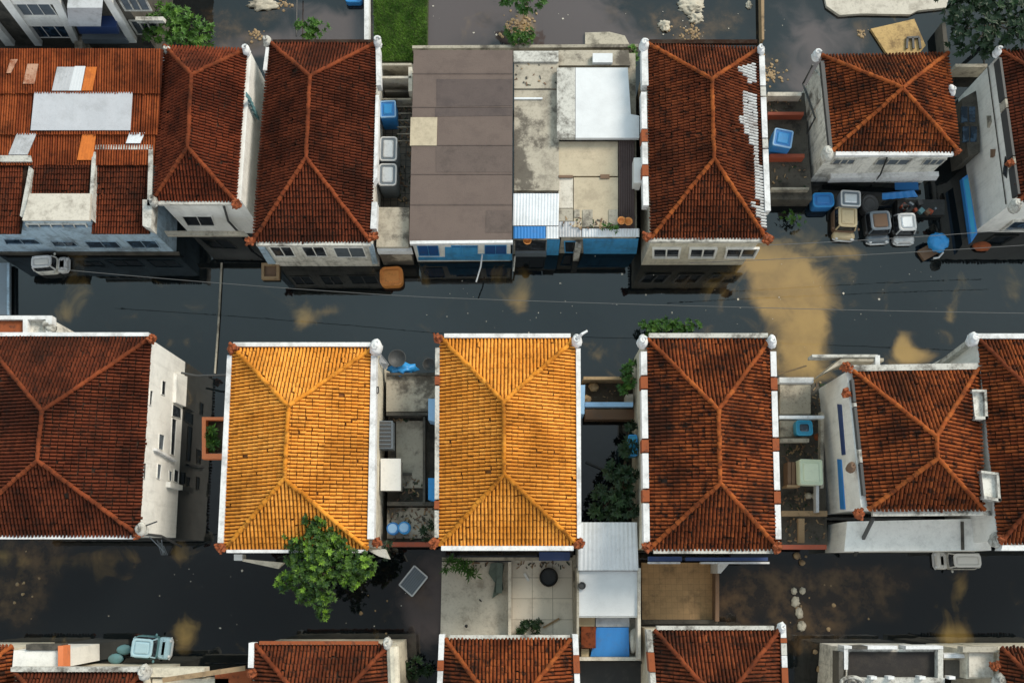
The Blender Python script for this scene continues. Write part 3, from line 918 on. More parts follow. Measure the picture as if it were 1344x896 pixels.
panel(rt, sp_, [(1090, 228), (1232, 225), (1228, 231), (1086, 234)], 'parapet', 'ledge', .3)
panel(rt, sp_, [(1165, 240), (1205, 239), (1202, 250), (1160, 252)], 'blue', 'awning', .5)
wp_ = h['pl']['W']
panel(rt, wp_, [(1071, 92), (1078, 100), (1077, 130), (1060, 160), (1058, 120)], 'parapet_dirty', 'wall_board', .1)
mb = MB(); mb.tube([WP(1070, 85, wp_) + wp_[1] * .15, WP(1058, 110, wp_) + wp_[1] * .2, WP(1074, 155, wp_) + wp_[1] * .2, WP(1058, 185, wp_) + wp_[1] * .2], .07); mb.build('drain_pipe', 'iron', rt)
pp = h['pl']['S']
mb = MB(); mb.tube([WP(1164, 205, pp) + pp[1] * .1, WP(1155, 222, pp) + pp[1] * .36, WP(1142, 244, pp) + pp[1] * .1], .05); mb.build('drain_pipe', 'dark', rt)

# ---- right edge house, white flank
h = hip_house('dark red roofed house at the picture edge with tall white flank and blue screen', [(1313, 68), (1500, 60), (1530, 262), (1338, 262)], [(1400, 118), (1408, 190)], 6.0, 1.9, 'roof_dark', 'cap_red', 'white', (0.1, .1, .1, 0.0), HG, 0.22)
rt = h['root']
wp_ = h['pl']['W']
window(rt, wp_, [(1320, 205), (1324, 210), (1322, 234), (1317, 228)], 'iron', 'glass', .05, 1)
panel(rt, wp_, [(1298, 152), (1301, 152), (1302, 160), (1299, 168)], 'conc', 'spout', .15)
panel(rt, wp_, [(1303, 196), (1307, 196), (1306, 205), (1303, 207)], 'brown', 'spout', .15)
mb = MB(); mb.tube([WP(1298, 88, wp_) + wp_[1] * .08, WP(1309, 170, wp_) + wp_[1] * .08, WP(1322, 268, wp_) + wp_[1] * .08], .035); mb.build('wall_cable', 'dark', rt)
for q in ([(1330, 288), (1362, 288), (1345, 302), (1312, 302)], [(1292, 305), (1305, 305), (1297, 312), (1284, 312)], [(1322, 305), (1362, 305), (1352, 318), (1310, 318)]):
    window(rt, h['pl']['S'], q, 'white_dirty', 'glass_blue', .12, 1, depth=.14)
ornament(rt, 1311, 66, 6.4, 'parapet', .32, .4); ornament(rt, 1335, 268, 6.0, 'parapet_dirty', .45, 1.1); ornament(rt, 1327, 213, 6.2, 'terracotta', .3, 1.8)
strip_parts(h, (1313, 75), (1338, 255), 1.5, [0, .3, .37, .72, .78, 1], ['iron', 'conc'])
mb = MB()
a, b_ = W(1264, 232, 1.6), W(1276, 315, 1.6)
n_ = Vector((1, .1, 0))
mb.slab([(1263, 234), (1270, 229), (1283, 306), (1275, 318)], 1.3, .9)
s_ = mb.build('blue_screen', 'blue', rt)
mb = MB(); mb.slab([(1265, 236), (1271, 233), (1280, 303), (1276, 311)], 1.33, 1.1); mb.build('screen_mesh', 'cyan', s_)
wl = MB(); wl.slab([(1262, 130), (1283, 118), (1286, 200), (1271, 205)], 2.5, -.3)
bx = wl.build('lean_to', 'conc_dark', rt)
for i in range(4):
    mb = MB(); mb.rect(1262 + (i % 2) * 10 + i // 2 * 2, 140 + (i // 2) * 26, 1270 + (i % 2) * 10 + i // 2 * 2, 160 + (i // 2) * 26, 2.56, 2.4); mb.build('skylight', 'glass_blue', bx)

# ================================================================== MIDDLE ROW
# ---- M1
h = hip_house('big dark red hip roofed house with tall white side wall of small windows', [(-24, 441), (198, 444), (182, 702), (-62, 702)], [(56, 540), (50, 604)], 6.2, 2.3, 'roof_dark', 'cap_red', 'white', (0.05, 0.0, 0.1, .1), HG)
rt = h['root']
E_ = h['pl']['E']
for q, pn in (([(212, 499), (217, 501), (216, 519), (211, 517)], 'glass'), ([(196, 512), (200, 513), (198, 532), (195, 531)], 'glass'), ([(208, 569), (215, 571), (213, 591), (207, 589)], 'curtain'), ([(188, 607), (191, 608), (190, 629), (187, 627)], 'glass'), ([(206, 608), (211, 610), (209, 629), (205, 627)], 'curtain'),
              ([(225, 548), (231, 551), (228, 598), (223, 596)], 'glass'), ([(228, 615), (234, 618), (233, 634), (227, 631)], 'glass'), ([(221, 617), (225, 619), (224, 632), (221, 630)], 'curtain'), ([(226, 530), (237, 536), (237, 549), (225, 546)], 'glass')):
    window(rt, E_, q, 'white', pn, .015, 1)
panel(rt, E_, [(228, 490), (242, 494), (241, 534), (227, 528)], 'white', 'awning', .18)
panel(rt, E_, [(201, 588), (228, 603), (228, 606), (201, 591)], 'parapet', 'ledge', .2)
panel(rt, E_, [(218, 632), (239, 638), (239, 644), (218, 639)], 'white', 'balcony_slab', .25)
ornament(rt, 198, 444, 6.6, 'terracotta', .42, .5); ornament(rt, 180, 700, 6.5, 'terracotta', .38, 1.2); ornament(rt, 184, 694, 6.5, 'parapet_dirty', .42, 1.8)
mb = MB(); mb.rect(-30, 436, 195, 441, 6.35, 6.0); mb.build('gutter', 'parapet', rt)
mb = MB(); mb.rect(-60, 702, 176, 707, 6.25, 6.0); mb.build('gutter', 'parapet', rt)
S_ = h['pl']['S']
for q in ([(8, 706.5), (46, 706.5), (56, 711.5), (22, 711.5)], [(84, 706.5), (106, 706.5), (114, 711.5), (94, 711.5)], [(126, 706.5), (166, 706.5), (172, 711.5), (140, 711.5)]):
    window(rt, S_, q, 'blue_pale', 'glass', .06, 2)
panel(rt, S_, [(2, 713), (212, 713), (216, 717), (12, 717)], 'blue_pale', 'dado', .05)
mb = MB(); mb.tube([W(186, 700, 6.4), W(212, 703, 4.5), W(238, 717, 1.2)], .07); mb.tube([W(190, 690, 6.3), W(206, 684, 6.8)], .04); mb.build('drain_pipe', 'iron', rt)

# little shed north of it
root = thing('roof_shed', W(34, 430, 0), 'small white walled shed with rusty roof patch, north of big dark roof', 'shed')
mb = MB(); mb.rect(-40, 418, 66, 440, 4.6, -.5); mb.build('wall', 'white_dirty', root)
mb = MB(); mb.rect(-40, 421, 30, 440, 4.75, 4.55); mb.build('roof', 'terracotta', root)
for r_ in ((-40, 414, 68, 419), (60, 419, 68, 440), (30, 419, 36, 440)):
    mb = MB(); mb.rect(*r_, 5.0, 4.4); mb.build('parapet', 'parapet', root)
mb = MB(); mb.blob(W(66, 432, 4.8), .35, (1, 1, .8), .4, 2); mb.blob(W(61, 427, 4.8), .3, (1, 1, .8), .4, 2, 3); mb.build('corner_ornament', 'parapet_dirty', root, True)

# ---- yellow houses
h = hip_house('yellow hip roofed house with tree at its front and orange planter', [(305, 455), (487, 459), (482, 720), (296, 720)], [(379, 533), (374, 628)], 6.3, 2.0, 'roof_yellow', 'cap_yellow', 'cream', (-.05, -.32, .1, -.1), HG, .215)
rt = h['root']
parapets(h, [[(306, 449), (486, 449), (486, 454.5), (306, 454.5)], [(298, 466), (304, 466), (293, 712), (285.5, 712)], [(487, 466), (494, 466), (491, 707), (482, 707)], [(297, 721), (480, 721), (480, 725), (297, 725)]])
ornament(rt, 304, 456, 6.8, 'terracotta', .42, .1); ornament(rt, 493, 455, 6.8, 'parapet', .5, 1.0); ornament(rt, 289, 718, 6.6, 'terracotta', .42, 2.0); ornament(rt, 494, 712, 6.5, 'terracotta', .4, 2.5)
S_ = h['pl']['S']
mb = MB(); mb.slab([(307, 727), (318, 727), (318, 735), (307, 735)], 5.4, 4.6); mb.build('bracket', 'box_white', rt)
mb = MB(); q = quadz([(318, 736, 5.0), (365, 746, 4.6), (372, 738, 5.0), (318, 733, 5.2)]); mb.prism(q, 4.4); mb.build('awning', 'cream', rt)
mb = MB(); mb.slab([(483, 722), (504, 720), (510, 733), (498, 730)], 5.4, 4.4); mb.build('bracket', 'parapet_dirty', rt)
E_ = h['pl']['E']
window(rt, E_, [(493.5, 507), (496, 507), (496, 516), (493.5, 516)], 'iron', 'glass', .04, 1, name='vent')

h = hip_house('brightest yellow hip roofed house with white gutter on three sides', [(579, 444), (755, 445), (757, 714), (578, 714)], [(661, 527), (662, 622)], 6.3, 2.0, 'roof_yellow', 'cap_yellow', 'cream', (-.05, -.05, .1, .05), HG, .215)
rt = h['root']
parapets(h, [[(583, 437.5), (749, 437.5), (749, 443), (583, 443)], [(756, 457), (762, 457), (763, 706), (757.5, 706)], [(579, 716), (753, 716), (753, 722), (579, 722)]])
strip_parts(h, (574, 455), (573, 706), 2.8, [0, .15, .2, .8, .85, 1], ['parapet_dirty', 'terracotta'])
ornament(rt, 575, 443, 6.8, 'terracotta', .42, .6); ornament(rt, 757, 446, 6.8, 'parapet', .42, 1.6); ornament(rt, 571, 712, 6.6, 'terracotta', .42, 2.4); ornament(rt, 760, 714, 6.6, 'terracotta', .46, .2)
mb = MB(); mb.tube([W(758, 444, 7.0), W(764, 438, 7.3), W(771, 434, 7.3)], .1, 6, r1=.06); mb.build('antenna', 'parapet', rt)

# ---- red orange house
h = hip_house('orange red mottled hip roofed house with white side blocks on both sides', [(851, 446), (1010, 446), (1022, 720), (852, 720)], [(943, 538), (945, 634)], 6.3, 2.0, 'roof_orange', 'cap_orange', 'cream', (-.05, -.1, .1, -.2), HG, .22)
rt = h['root']
strip_parts(h, (845, 460), (849, 712), 4.0, [0, .13, .2, .46, .53, .72, .79, 1], ['parapet', 'terracotta'])
strip_parts(h, (1015, 460), (1022, 708), 3.8, [0, .14, .21, .46, .53, .74, .81, 1], ['parapet', 'terracotta'])
mb = MB(); mb.rect(852, 437, 1008, 443, 6.5, 6.1); mb.build('gutter', 'parapet_dirty', rt)
mb = MB(); mb.rect(858, 720, 1015, 726, 6.35, 6.1); mb.build('gutter', 'parapet_dirty', rt)
ornament(rt, 844, 447, 6.8, 'parapet', .42, .5); ornament(rt, 1014, 447, 6.8, 'parapet', .40, 2.5); ornament(rt, 849, 717, 6.6, 'terracotta', .40, 1.4); ornament(rt, 1021, 718, 6.6, 'terracotta', .40, .9)
mb = MB(); mb.rect(851, 730, 895, 736, 4.6, 4.3); mb.build('front_ledge', 'blue_dark', rt)
mb = MB(); mb.rect(851, 737, 893, 739.5, 4.0, 3.6); mb.build('front_bar', 'parapet', rt)
mb = MB(); mb.rect(920, 737, 1010, 739.5, 4.0, 3.6); mb.build('front_bar', 'parapet', rt)
mb = MB(); mb.rect(900, 731, 1008, 735.5, 4.6, 4.3); mb.build('front_ledge', 'blue_dark', rt)

# ---- white walled house, right
h = hip_house('rust hip roofed house with white flank, blue strips and white lower terrace', [(1120, 487), (1283, 484), (1290, 668), (1140, 668)], [(1228, 573), (1230, 601)], 6.4, 2.0, 'roof_orange', 'cap_orange', 'white', (.0, .0, .1, -.35), HG, .23)
rt = h['root']
W_ = h['pl']['W']
panel(rt, W_, [(1100, 530), (1105, 531), (1110, 596), (1106, 597)], 'blue_dark', 'blue_strip', .06)
panel(rt, W_, [(1100, 602), (1105, 603), (1110, 668), (1104, 668)], 'blue', 'blue_strip', .06)
mb = MB(); mb.slab([(1112, 684), (1298, 680), (1301, 722), (1108, 723)], 3.6, -.5); mb.build('terrace', 'white', rt)
mb = MB(); mb.slab([(1262, 684), (1265, 684), (1266, 721), (1263, 721)], 3.75, 3.4); mb.build('terrace_joint', 'conc_dark', rt)
mb = MB(); mb.slab([(1099, 480), (1112, 474), (1160, 474), (1160, 470), (1108, 467), (1080, 490)], 5.4, 3.0); mb.build('porch_wall', 'conc_stained', rt)
mb = MB(); mb.rect(1066, 465, 1152, 468.5, 5.5, 4.6); mb.build('porch_coping', 'parapet_dirty', rt)
mb = MB(); mb.rect(1149, 466, 1155, 479, 5.5, 4.6); mb.build('porch_coping', 'parapet', rt)
mb = MB(); mb.slab([(1112, 479), (1300, 476), (1300, 484), (1113, 487)], 6.6, 6.1); mb.build('gutter', 'parapet_dirty', rt)
mb = MB(); mb.slab([(1146, 669), (1300, 670), (1302, 676), (1146, 677)], 6.3, 6.0); mb.build('gutter', 'parapet_dirty', rt)
strip_parts(h, (1119, 497), (1135, 650), 1.8, [0, .2, .24, .6, .72, 1], ['iron', 'parapet_dirty'])
for q in ([(1276, 511), (1295, 511), (1297, 550), (1280, 550)], [(1288, 617), (1311, 620), (1314, 658), (1292, 654)]):
    mb = MB(); mb.slab(q, 6.95, 6.5); mb.build('side_slab', 'white_dirty', rt)
    a, b2, c2, d2 = q
    for e in ([(b2[0] - 3, b2[1]), b2, c2, (c2[0] - 3.5, c2[1])], [(d2[0], d2[1] - 4), (c2[0], c2[1] - 4), c2, d2], [a, (b2[0], b2[1]), (b2[0], b2[1] + 3), (a[0], a[1] + 3)]):
        mb = MB(); mb.slab(e, 7.2, 6.4); mb.build('parapet', 'parapet_dirty', rt)
ornament(rt, 1112, 482, 6.8, 'terracotta', .42, .3); ornament(rt, 1112, 516, 6.6, 'terracotta', .38, 1.0); ornament(rt, 1128, 674, 6.6, 'terracotta', .46, 1.7); ornament(rt, 1318, 612, 6.6, 'terracotta', .3, 2.2); ornament(rt, 1119, 612, 6.5, 'brown', .32, 1.2)
mb = MB(); mb.slab([(1295, 515), (1305, 515), (1320, 660), (1308, 664)], 6.2, 4.6); mb.build('side_gutter', 'parapet_dirty', rt)
mb = MB(); mb.bar(W(1146, 680, 5.9), W(1122, 728, 1.5), .16, .16); mb.build('drain_pipe', 'iron', rt)

h = hip_house('red hip roofed house at the picture edge behind the white terrace house', [(1285, 447), (1480, 447), (1510, 712), (1312, 712)], [(1376, 536), (1390, 622)], 6.6, 2.1, 'roof_orange', 'cap_red', 'white', (-.02, .1, .1, -.05), HG, .22)
rt = h['root']
parapets(h, [[(1280, 437.5), (1480, 437.5), (1480, 444), (1280, 444)], [(1316, 715), (1500, 715), (1500, 722), (1314, 722)]])
ornament(rt, 1279, 444, 7.0, 'parapet', .42, 1.0); ornament(rt, 1316, 706, 6.8, 'terracotta', .42, 1.0); ornament(rt, 1310, 708, 6.5, 'parapet_dirty', .46, 2.0)
mb = MB(); mb.bar(W(1279, 446, 6.5), W(1236, 478, 2.0), .5, .25); mb.build('coping', 'parapet_dirty', rt)

# ================================================================== SOUTH ROW
h = hip_house('dark rust hip roof cut by the lower edge, near the leafy tree', [(336, 846), (510, 846), (520, 1110), (322, 1110)], [(418, 945), (418, 1020)], 6.3, 2.0, 'roof_rust', 'cap_red', 'cream', (.05, -.3, .1, -.1), HG)
rt = h['root']
mb = MB(); mb.rect(340, 841, 496, 845.5, 6.5, 6.2); mb.build('gutter', 'terracotta', rt)
strip_parts(h, (330, 843), (329, 876), 3.6, [0, 1], ['parapet'])
mb = MB(); mb.tube([W(515, 848, 6.3), W(517, 900, 6.3)], .33, 10); mb.build('side_coping', 'cream', rt)
ornament(rt, 508, 844, 6.7, 'parapet_dirty', .36, 1.0); ornament(rt, 330, 884, 6.6, 'terracotta', .42, .2)
h = hip_house('orange rust hip roof cut by the lower edge, below the paved yards', [(585, 839), (748, 839), (757, 1110), (576, 1110)], [(663, 945), (663, 1020)], 6.3, 2.0, 'roof_orange', 'cap_orange', 'cream', (.05, -.1, .1, -.1), HG)
rt = h['root']
mb = MB(); mb.rect(590, 833, 748, 837.5, 6.4, 6.1); mb.build('gutter', 'parapet_dirty', rt)
strip_parts(h, (580, 832), (577, 900), 3.6, [0, .5, .7, 1], ['parapet', 'terracotta']); strip_parts(h, (755, 832), (758, 900), 3.6, [0, .4, .75, 1], ['parapet', 'terracotta'])
h = hip_house('dark brown red hip roof cut by the lower edge, below the tan tiled yard', [(860, 827), (1022, 827), (1036, 1110), (858, 1110)], [(946, 925), (948, 1010)], 6.3, 2.0, 'roof_rust', 'cap_red', 'cream', (.05, -.1, .1, -.1), HG)
rt = h['root']
mb = MB(); mb.rect(862, 821, 1016, 826, 6.5, 6.1); mb.build('gutter', 'parapet_dirty', rt)
strip_parts(h, (1028, 819), (1031, 900), 3.6, [0, .22, .3, .5, .7, 1], ['parapet', 'terracotta', 'parapet_dirty']); strip_parts(h, (852, 826), (858, 900), 3.6, [0, .4, .75, 1], ['parapet_dirty', 'terracotta'])
ornament(rt, 1027, 823, 6.7, 'parapet', .3, 1.0)

h = hip_house('dark red roof sliver at the lower left corner with grey coping', [(22, 882), (186, 882), (190, 1100), (10, 1100)], [(104, 980), (104, 1020)], 6.3, 2.0, 'roof_dark', 'cap_red', 'cream', (.05, .0, .1, .1), HG)
rt = h['root']
mb = MB(); mb.rect(14, 875, 182, 881, 6.6, 6.0); mb.build('gutter', 'parapet_dirty', rt)
ornament(rt, 188, 882, 6.8, 'parapet_dirty', .45, 1.0)
mb = MB(); mb.rect(198, 876, 268, 888, 5.2, 4.2); mb.build('side_wall', 'cream', rt)
mb = MB(); mb.rect(200, 890, 300, 900, 5.0, 4.0); mb.build('side_wall', 'cream', rt)
mb = MB(); mb.bar(W(214, 892, 5.6), W(322, 876, 5.6), .25, .2); mb.build('beam', 'wood', rt)
mb = MB(); mb.rect(282, 879, 330, 900, 5.0, 4.2); mb.build('side_roof', 'terracotta', rt)

root = thing('roof_shed', W(50, 865, 0), 'white topped box shed with orange edge, at the lower left', 'shed')
mb = MB(); mb.slab([(18, 853), (76, 853), (76, 877), (16, 877)], 5.6, -.5); mb.build('wall', 'white', root)
mb = MB(); mb.rect(76, 847, 83, 877, 5.9, 5.0); mb.build('orange_edge', 'orange', root)
mb = MB(); mb.rect(34, 845, 80, 852.5, 5.7, 4.8); mb.build('coping', 'conc_dark', root)
h = hip_house('orange roof corner with dark hip at the lower left edge', [(-90, 848), (16, 848), (20, 960), (-90, 960)], [(-40, 890), (-40, 910)], 5.4, 1.6, 'roof_orange', 'cap_orange', 'cream', (.1, .1, .1, .1), HG)

root = thing('flat_roof_building', W(1180, 870, 0), 'low building with black flat roof and broken white parapet', 'building')
mb = MB(); mb.slab([(1112, 851), (1232, 851), (1234, 960), (1106, 960)], 5.0, -.5); mb.build('wall', 'white_dirty', root)
mb = MB(); mb.slab([(1115, 855), (1229, 855), (1231, 889), (1113, 889)], 5.06, 4.9); mb.build('roof', 'black_roof', root)
for r_, m_ in (((1108, 847, 1118, 851), 'parapet'), ((1118, 847.5, 1138, 851.5), 'conc_dark'), ((1139, 847, 1178, 851.5), 'parapet'), ((1189, 847, 1238, 851.5), 'parapet'), ((1108, 851.5, 1113, 878), 'parapet'), ((1231, 852, 1238, 889), 'parapet_dirty'), ((1101, 855, 1107, 898), 'conc_dark'), ((1110, 889, 1240, 896), 'parapet_dirty')):
    mb = MB(); mb.rect(*r_, 5.5, 4.4); mb.build('parapet', m_, root)
for x in (1143, 1166, 1207, 1246):
    mb = MB(); mb.rect(x, 887, x + 8, 891, 5.8, 5.2); mb.build('parapet_block', 'parapet', root)
mb = MB(); mb.tube([W(1110 + 14 * math.cos(t) + 8, 896 - 8 * math.sin(t), 5.7) for t in [i * math.pi / 8 for i in range(9)]], .1); mb.tube([W(1118 + 5 * math.cos(t), 897 - 5 * math.sin(t), 5.7) for t in [i * math.pi / 6 for i in range(7)]], .08); mb.build('corner_ornament', 'parapet_dirty', root)
mb = MB(); mb.rect(1240, 866, 1271, 890, 4.6, 4.3); mb.build('side_terrace', 'conc_dark', root)
mb = MB(); mb.rect(1239, 858, 1268, 863, 5.2, 4.0); mb.build('side_parapet', 'parapet', root)
root = thing('stair_block', W(1288, 870, 0), 'pale square stair block between black flat roof and corner red roof', 'shed')
mb = MB(); mb.slab([(1268, 852), (1308, 852), (1310, 890), (1268, 890)], 5.4, -.5); mb.build('wall', 'cream', root)
mb = MB(); mb.rect(1272, 856, 1304, 888, 5.6, 5.3); mb.build('roof', 'conc_pale', root)
mb = MB(); mb.rect(1264, 848, 1310, 855.5, 5.9, 5.2); mb.build('coping', 'conc', root)
h = hip_house('dark rust roof corner at the lower right edge beside stair block', [(1314, 850), (1480, 850), (1490, 1060), (1306, 1060)], [(1395, 930), (1396, 990)], 6.2, 2.0, 'roof_rust', 'cap_red', 'cream', (.1, .1, .1, .1), HG)
ornament(h['root'], 1314, 893, 6.5, 'parapet_dirty', .42, 1.0); ornament(h['root'], 1308, 874, 6.3, 'terracotta', .4, 2.0)

# ================================================================== GAPS
# ---- terrace between the yellow houses
root = thing('roof_terrace', W(538, 600, 0), 'stained concrete terrace with low walls between the two yellow roofs', 'terrace')
mb = MB(); mb.slab([(510, 494), (570, 494), (570, 716), (508, 716)], 2.6, -.5); mb.build('base', 'conc_dark', root)
for r_, z, m_ in (((507, 492, 571, 540), 3.4, 'conc_stained'), ((520, 552, 556, 640), 2.75, 'conc_stained'), ((508, 666, 570, 706), 2.75, 'conc_stained')):
    mb = MB(); mb.rect(*r_, z, z - .3); mb.build('floor_slab', m_, root)
for r_, z, m_ in (((507, 489, 571, 492), 3.7, 'conc_dark'), ((507, 541, 571, 545), 3.6, 'conc_dark'), ((555, 546, 558, 660), 3.5, 'conc_dark'), ((508, 658, 570, 663), 3.4, 'conc_dark'), ((508, 620, 540, 623), 3.0, 'conc_dark')):
    mb = MB(); mb.rect(*r_, z, z - .9); mb.build('low_wall', m_, root)
mb = MB(); mb.rect(507, 711, 566, 717, 3.2, 2.7); mb.build('front_beam', 'red_beam', root)


def condenser(label, x0, y0, x1, y1, z, hgt, mat, grille, nm='air_conditioner', cat='air conditioner'):
    rt_ = thing(nm, W((x0 + x1) / 2, (y0 + y1) / 2, z - hgt), label, cat)
    mb = MB(); mb.rect(x0, y0, x1, y1, z, z - hgt); mb.build('casing', mat, rt_)
    mb = MB()
    mb.rect(x0 + 1.2, y0 + 1.2, x1 - 1.2, y1 - 1.2, z + .03, z - .02)
    mb.build('lid', grille, rt_)
    g = MB()
    k = 7
    for i in range(1, k):
        y = y0 + (y1 - y0) * i / k
        g.bar(W(x0 + 2, y, z + .05), W(x1 - 2, y, z + .05), .04, .04)
    g.build('louvre', mat, rt_)
    return rt_


condenser('dark grey louvred cooling unit on the yellow house wall', 493, 552, 515, 588, 4.6, 1.2, 'grey_metal', 'iron')
r_ = thing('water_box', W(512, 622, 2.6), 'plain white lidded box on the terrace, below the dark cooling unit', 'box')
mb = MB(); mb.rect(501, 603, 525, 642, 4.2, 2.6); mb.build('casing', 'conc_pale', r_)
mb = MB(); mb.rect(499.5, 601.5, 526, 643.5, 4.35, 4.2); mb.build('lid', 'box_white', r_)


def barrel(label, px, py, z, r, hgt, mat, name='barrel', cat='barrel', group=None, rim=True):
    c = W(px, py, z + hgt) - Vector((0, 0, hgt))
    rt_ = thing(name, c, label, cat, group)
    mb = MB()
    ring = lambda rr, zz: [c + Vector((math.cos(t) * rr, math.sin(t) * rr, zz)) for t in [2 * math.pi * i / 18 for i in range(18)]]
    mb.loft([ring(r * .9, 0), ring(r, hgt * .3), ring(r, hgt * .7), ring(r * .92, hgt), ring(r * .82, hgt), ring(r * .8, hgt - .08)], capb=True)
    mb.build('body', mat, rt_, True)
    mb = MB(); mb.loft([ring(r * .78, hgt - .07), ring(r * .72, hgt - .03), ring(r * .3, hgt - .02)]); mb.build('lid', 'blue_light' if 'blue' in mat else mat, rt_)
    return rt_


barrel('blue barrel on the terrace, left of a pair', 515, 693, 2.75, .36, .9, 'blue', group='blue barrels on the terrace')
barrel('blue barrel on the terrace, right of a pair', 530, 692, 2.75, .36, .9, 'blue_bright', group='blue barrels on the terrace')


def rr_out(c, lx, ly, r, rot, z, n=5):
    out = []
    for qx, qy, a0 in ((1, 1, 0), (-1, 1, 90), (-1, -1, 180), (1, -1, 270)):
        for i in range(n):
            a = R(a0 + 90 * i / (n - 1))
            x = qx * (lx / 2 - r) + r * math.cos(a); y = qy * (ly / 2 - r) + r * math.sin(a)
            out.append(Vector((c.x + x * math.cos(rot) - y * math.sin(rot), c.y + x * math.sin(rot) + y * math.cos(rot), z)))
    return out


def tub(name, label, cat, px, py, lpx, wpx, z0, hgt, rot, body, rim, lid, group=None, rad=.3, band='dark', inner=.16, lidname='lid', extra=None):
    """boxy rounded body, raised rim, dark groove and sunk lid"""
    s = mpp(px, py, z0 + hgt)
    lx, ly = lpx * s, wpx * s
    c = W(px, py, z0 + hgt)
    rt_ = thing(name, (c.x, c.y, z0), label, cat, group)
    mb = MB()
    mb.loft([rr_out(c, lx * .92, ly * .9, rad * .8, rot, z0), rr_out(c, lx, ly, rad, rot, z0 + hgt * .35), rr_out(c, lx, ly, rad, rot, z0 + hgt * .8), rr_out(c, lx - .1, ly - .1, rad - .04, rot, z0 + hgt - .06)], capb=True)
    bd = mb.build('body', body, rt_)
    i2 = inner
    mb = MB()
    a, b2 = z0 + hgt - .07, z0 + hgt
    mb.loft([rr_out(c, lx + .02, ly + .02, rad, rot, a), rr_out(c, lx, ly, rad, rot, b2 - .02), rr_out(c, lx - .06, ly - .06, rad - .03, rot, b2), rr_out(c, lx - i2, ly - i2, rad - i2 / 3, rot, b2), rr_out(c, lx - i2 - .03, ly - i2 - .03, rad - i2 / 3, rot, a)], close=False)
    mb.build('rim', rim, rt_)
    mb = MB(); mb.loft([rr_out(c, lx - i2, ly - i2, rad - i2 / 3, rot, a - .01), rr_out(c, lx - i2 - .1, ly - i2 - .1, rad - i2 / 2.5, rot, a - .005)]); mb.build('seal', band, rt_)
    k = i2 + .30
    mb = MB(); mb.loft([rr_out(c, lx - k, ly - k, rad * .5, rot, a - .02), rr_out(c, lx - k, ly - k, rad * .5, rot, b2 - .03), rr_out(c, lx - k - .12, ly - k - .12, rad * .4, rot, b2 + .02)]); mb.build(lidname, lid, rt_)
    return rt_, c, lx, ly


# ---- alley right of house three
root = thing('side_yard', W(518, 190, 0), 'dark paved yard with low cross walls beside the brown flat roof', 'yard')
mb = MB(); mb.slab([(499, 84), (545, 84), (543, 315), (496, 315)], .5, -.6); mb.build('base', 'paver_dark', root)
for q, z, m_ in (([(500, 83), (540, 83), (540, 86), (500, 86)], 2.0, 'conc'), ([(498, 100), (540, 100), (540, 103), (498, 103)], 2.2, 'conc_pale'), ([(536, 88), (541, 88), (541, 120), (536, 120)], 2.2, 'conc_pale'), ([(505, 118), (540, 118), (540, 121), (505, 121)], 1.6, 'conc_dark'), ([(500, 129), (540, 129), (540, 131), (500, 131)], 1.6, 'conc')):
    mb = MB(); mb.slab(q, z, .3); mb.build('low_wall', m_, root)
mb = MB(); mb.slab([(496, 272), (537, 272), (536, 324), (494, 324)], 3.6, -.4); mb.build('terrace_slab', 'conc_stained', root)
mb = MB(); mb.slab([(495, 325), (540, 325), (541, 329), (495, 329)], 3.3, 2.6); mb.build('front_coping', 'parapet', root)
for i in range(6):
    mb = MB(); mb.bar(W(521, 140 + i * 9, 1.0), W(540, 140 + i * 9, 1.0), .06, .06); mb.build('grid_bar', 'conc', root)
t_, c, lx, ly = tub('blue_bin', 'blue open topped bin in the paved yard above two silver tanks', 'bin', 509, 143, 21, 24, .4, 2.0, .05, 'blue', 'blue_light', 'blue_bright', rad=.12)
SG = 'silver tanks in the paved yard'
tub('metal_tank', 'silver lidded tank next to the blue bin, upper of two', 'tank', 509.5, 195, 23, 34, .4, 2.4, 0, 'grey_metal', 'silver_rim', 'silver', SG, rad=.2)
tub('metal_tank', 'silver lidded tank below another, farther from the blue bin', 'tank', 508.5, 229, 24, 31, .4, 2.4, 0, 'grey_metal', 'silver_rim', 'silver', SG, rad=.22)

# ---- yard left of pyramid house
root = thing('side_yard', W(1032, 190, 0), 'dark slab yard with red beams holding a blue bin', 'yard')
mb = MB(); mb.slab([(1008, 122), (1056, 122), (1066, 262), (1012, 262)], 1.2, -.6); mb.build('base', 'conc_dark', root)
for q, z, m_ in (([(1008, 121), (1052, 121), (1052, 126), (1008, 126)], 2.0, 'conc_pale'), ([(1008, 147), (1055, 147), (1055, 151), (1008, 151)], 1.9, 'red_beam'), ([(1011, 202), (1056, 202), (1056, 207), (1012, 207)], 1.9, 'red_beam'), ([(1012, 246), (1062, 246), (1062, 249), (1012, 249)], 1.7, 'conc')):
    mb = MB(); mb.slab(q, z, .9); mb.build('beam', m_, root)
tub('blue_bin', 'tilted bright blue bin with pale rim in the red beamed yard', 'bin', 1028, 181, 25, 25, 1.2, 1.6, -.2, 'blue', 'blue_light', 'blue_bright', rad=.12)

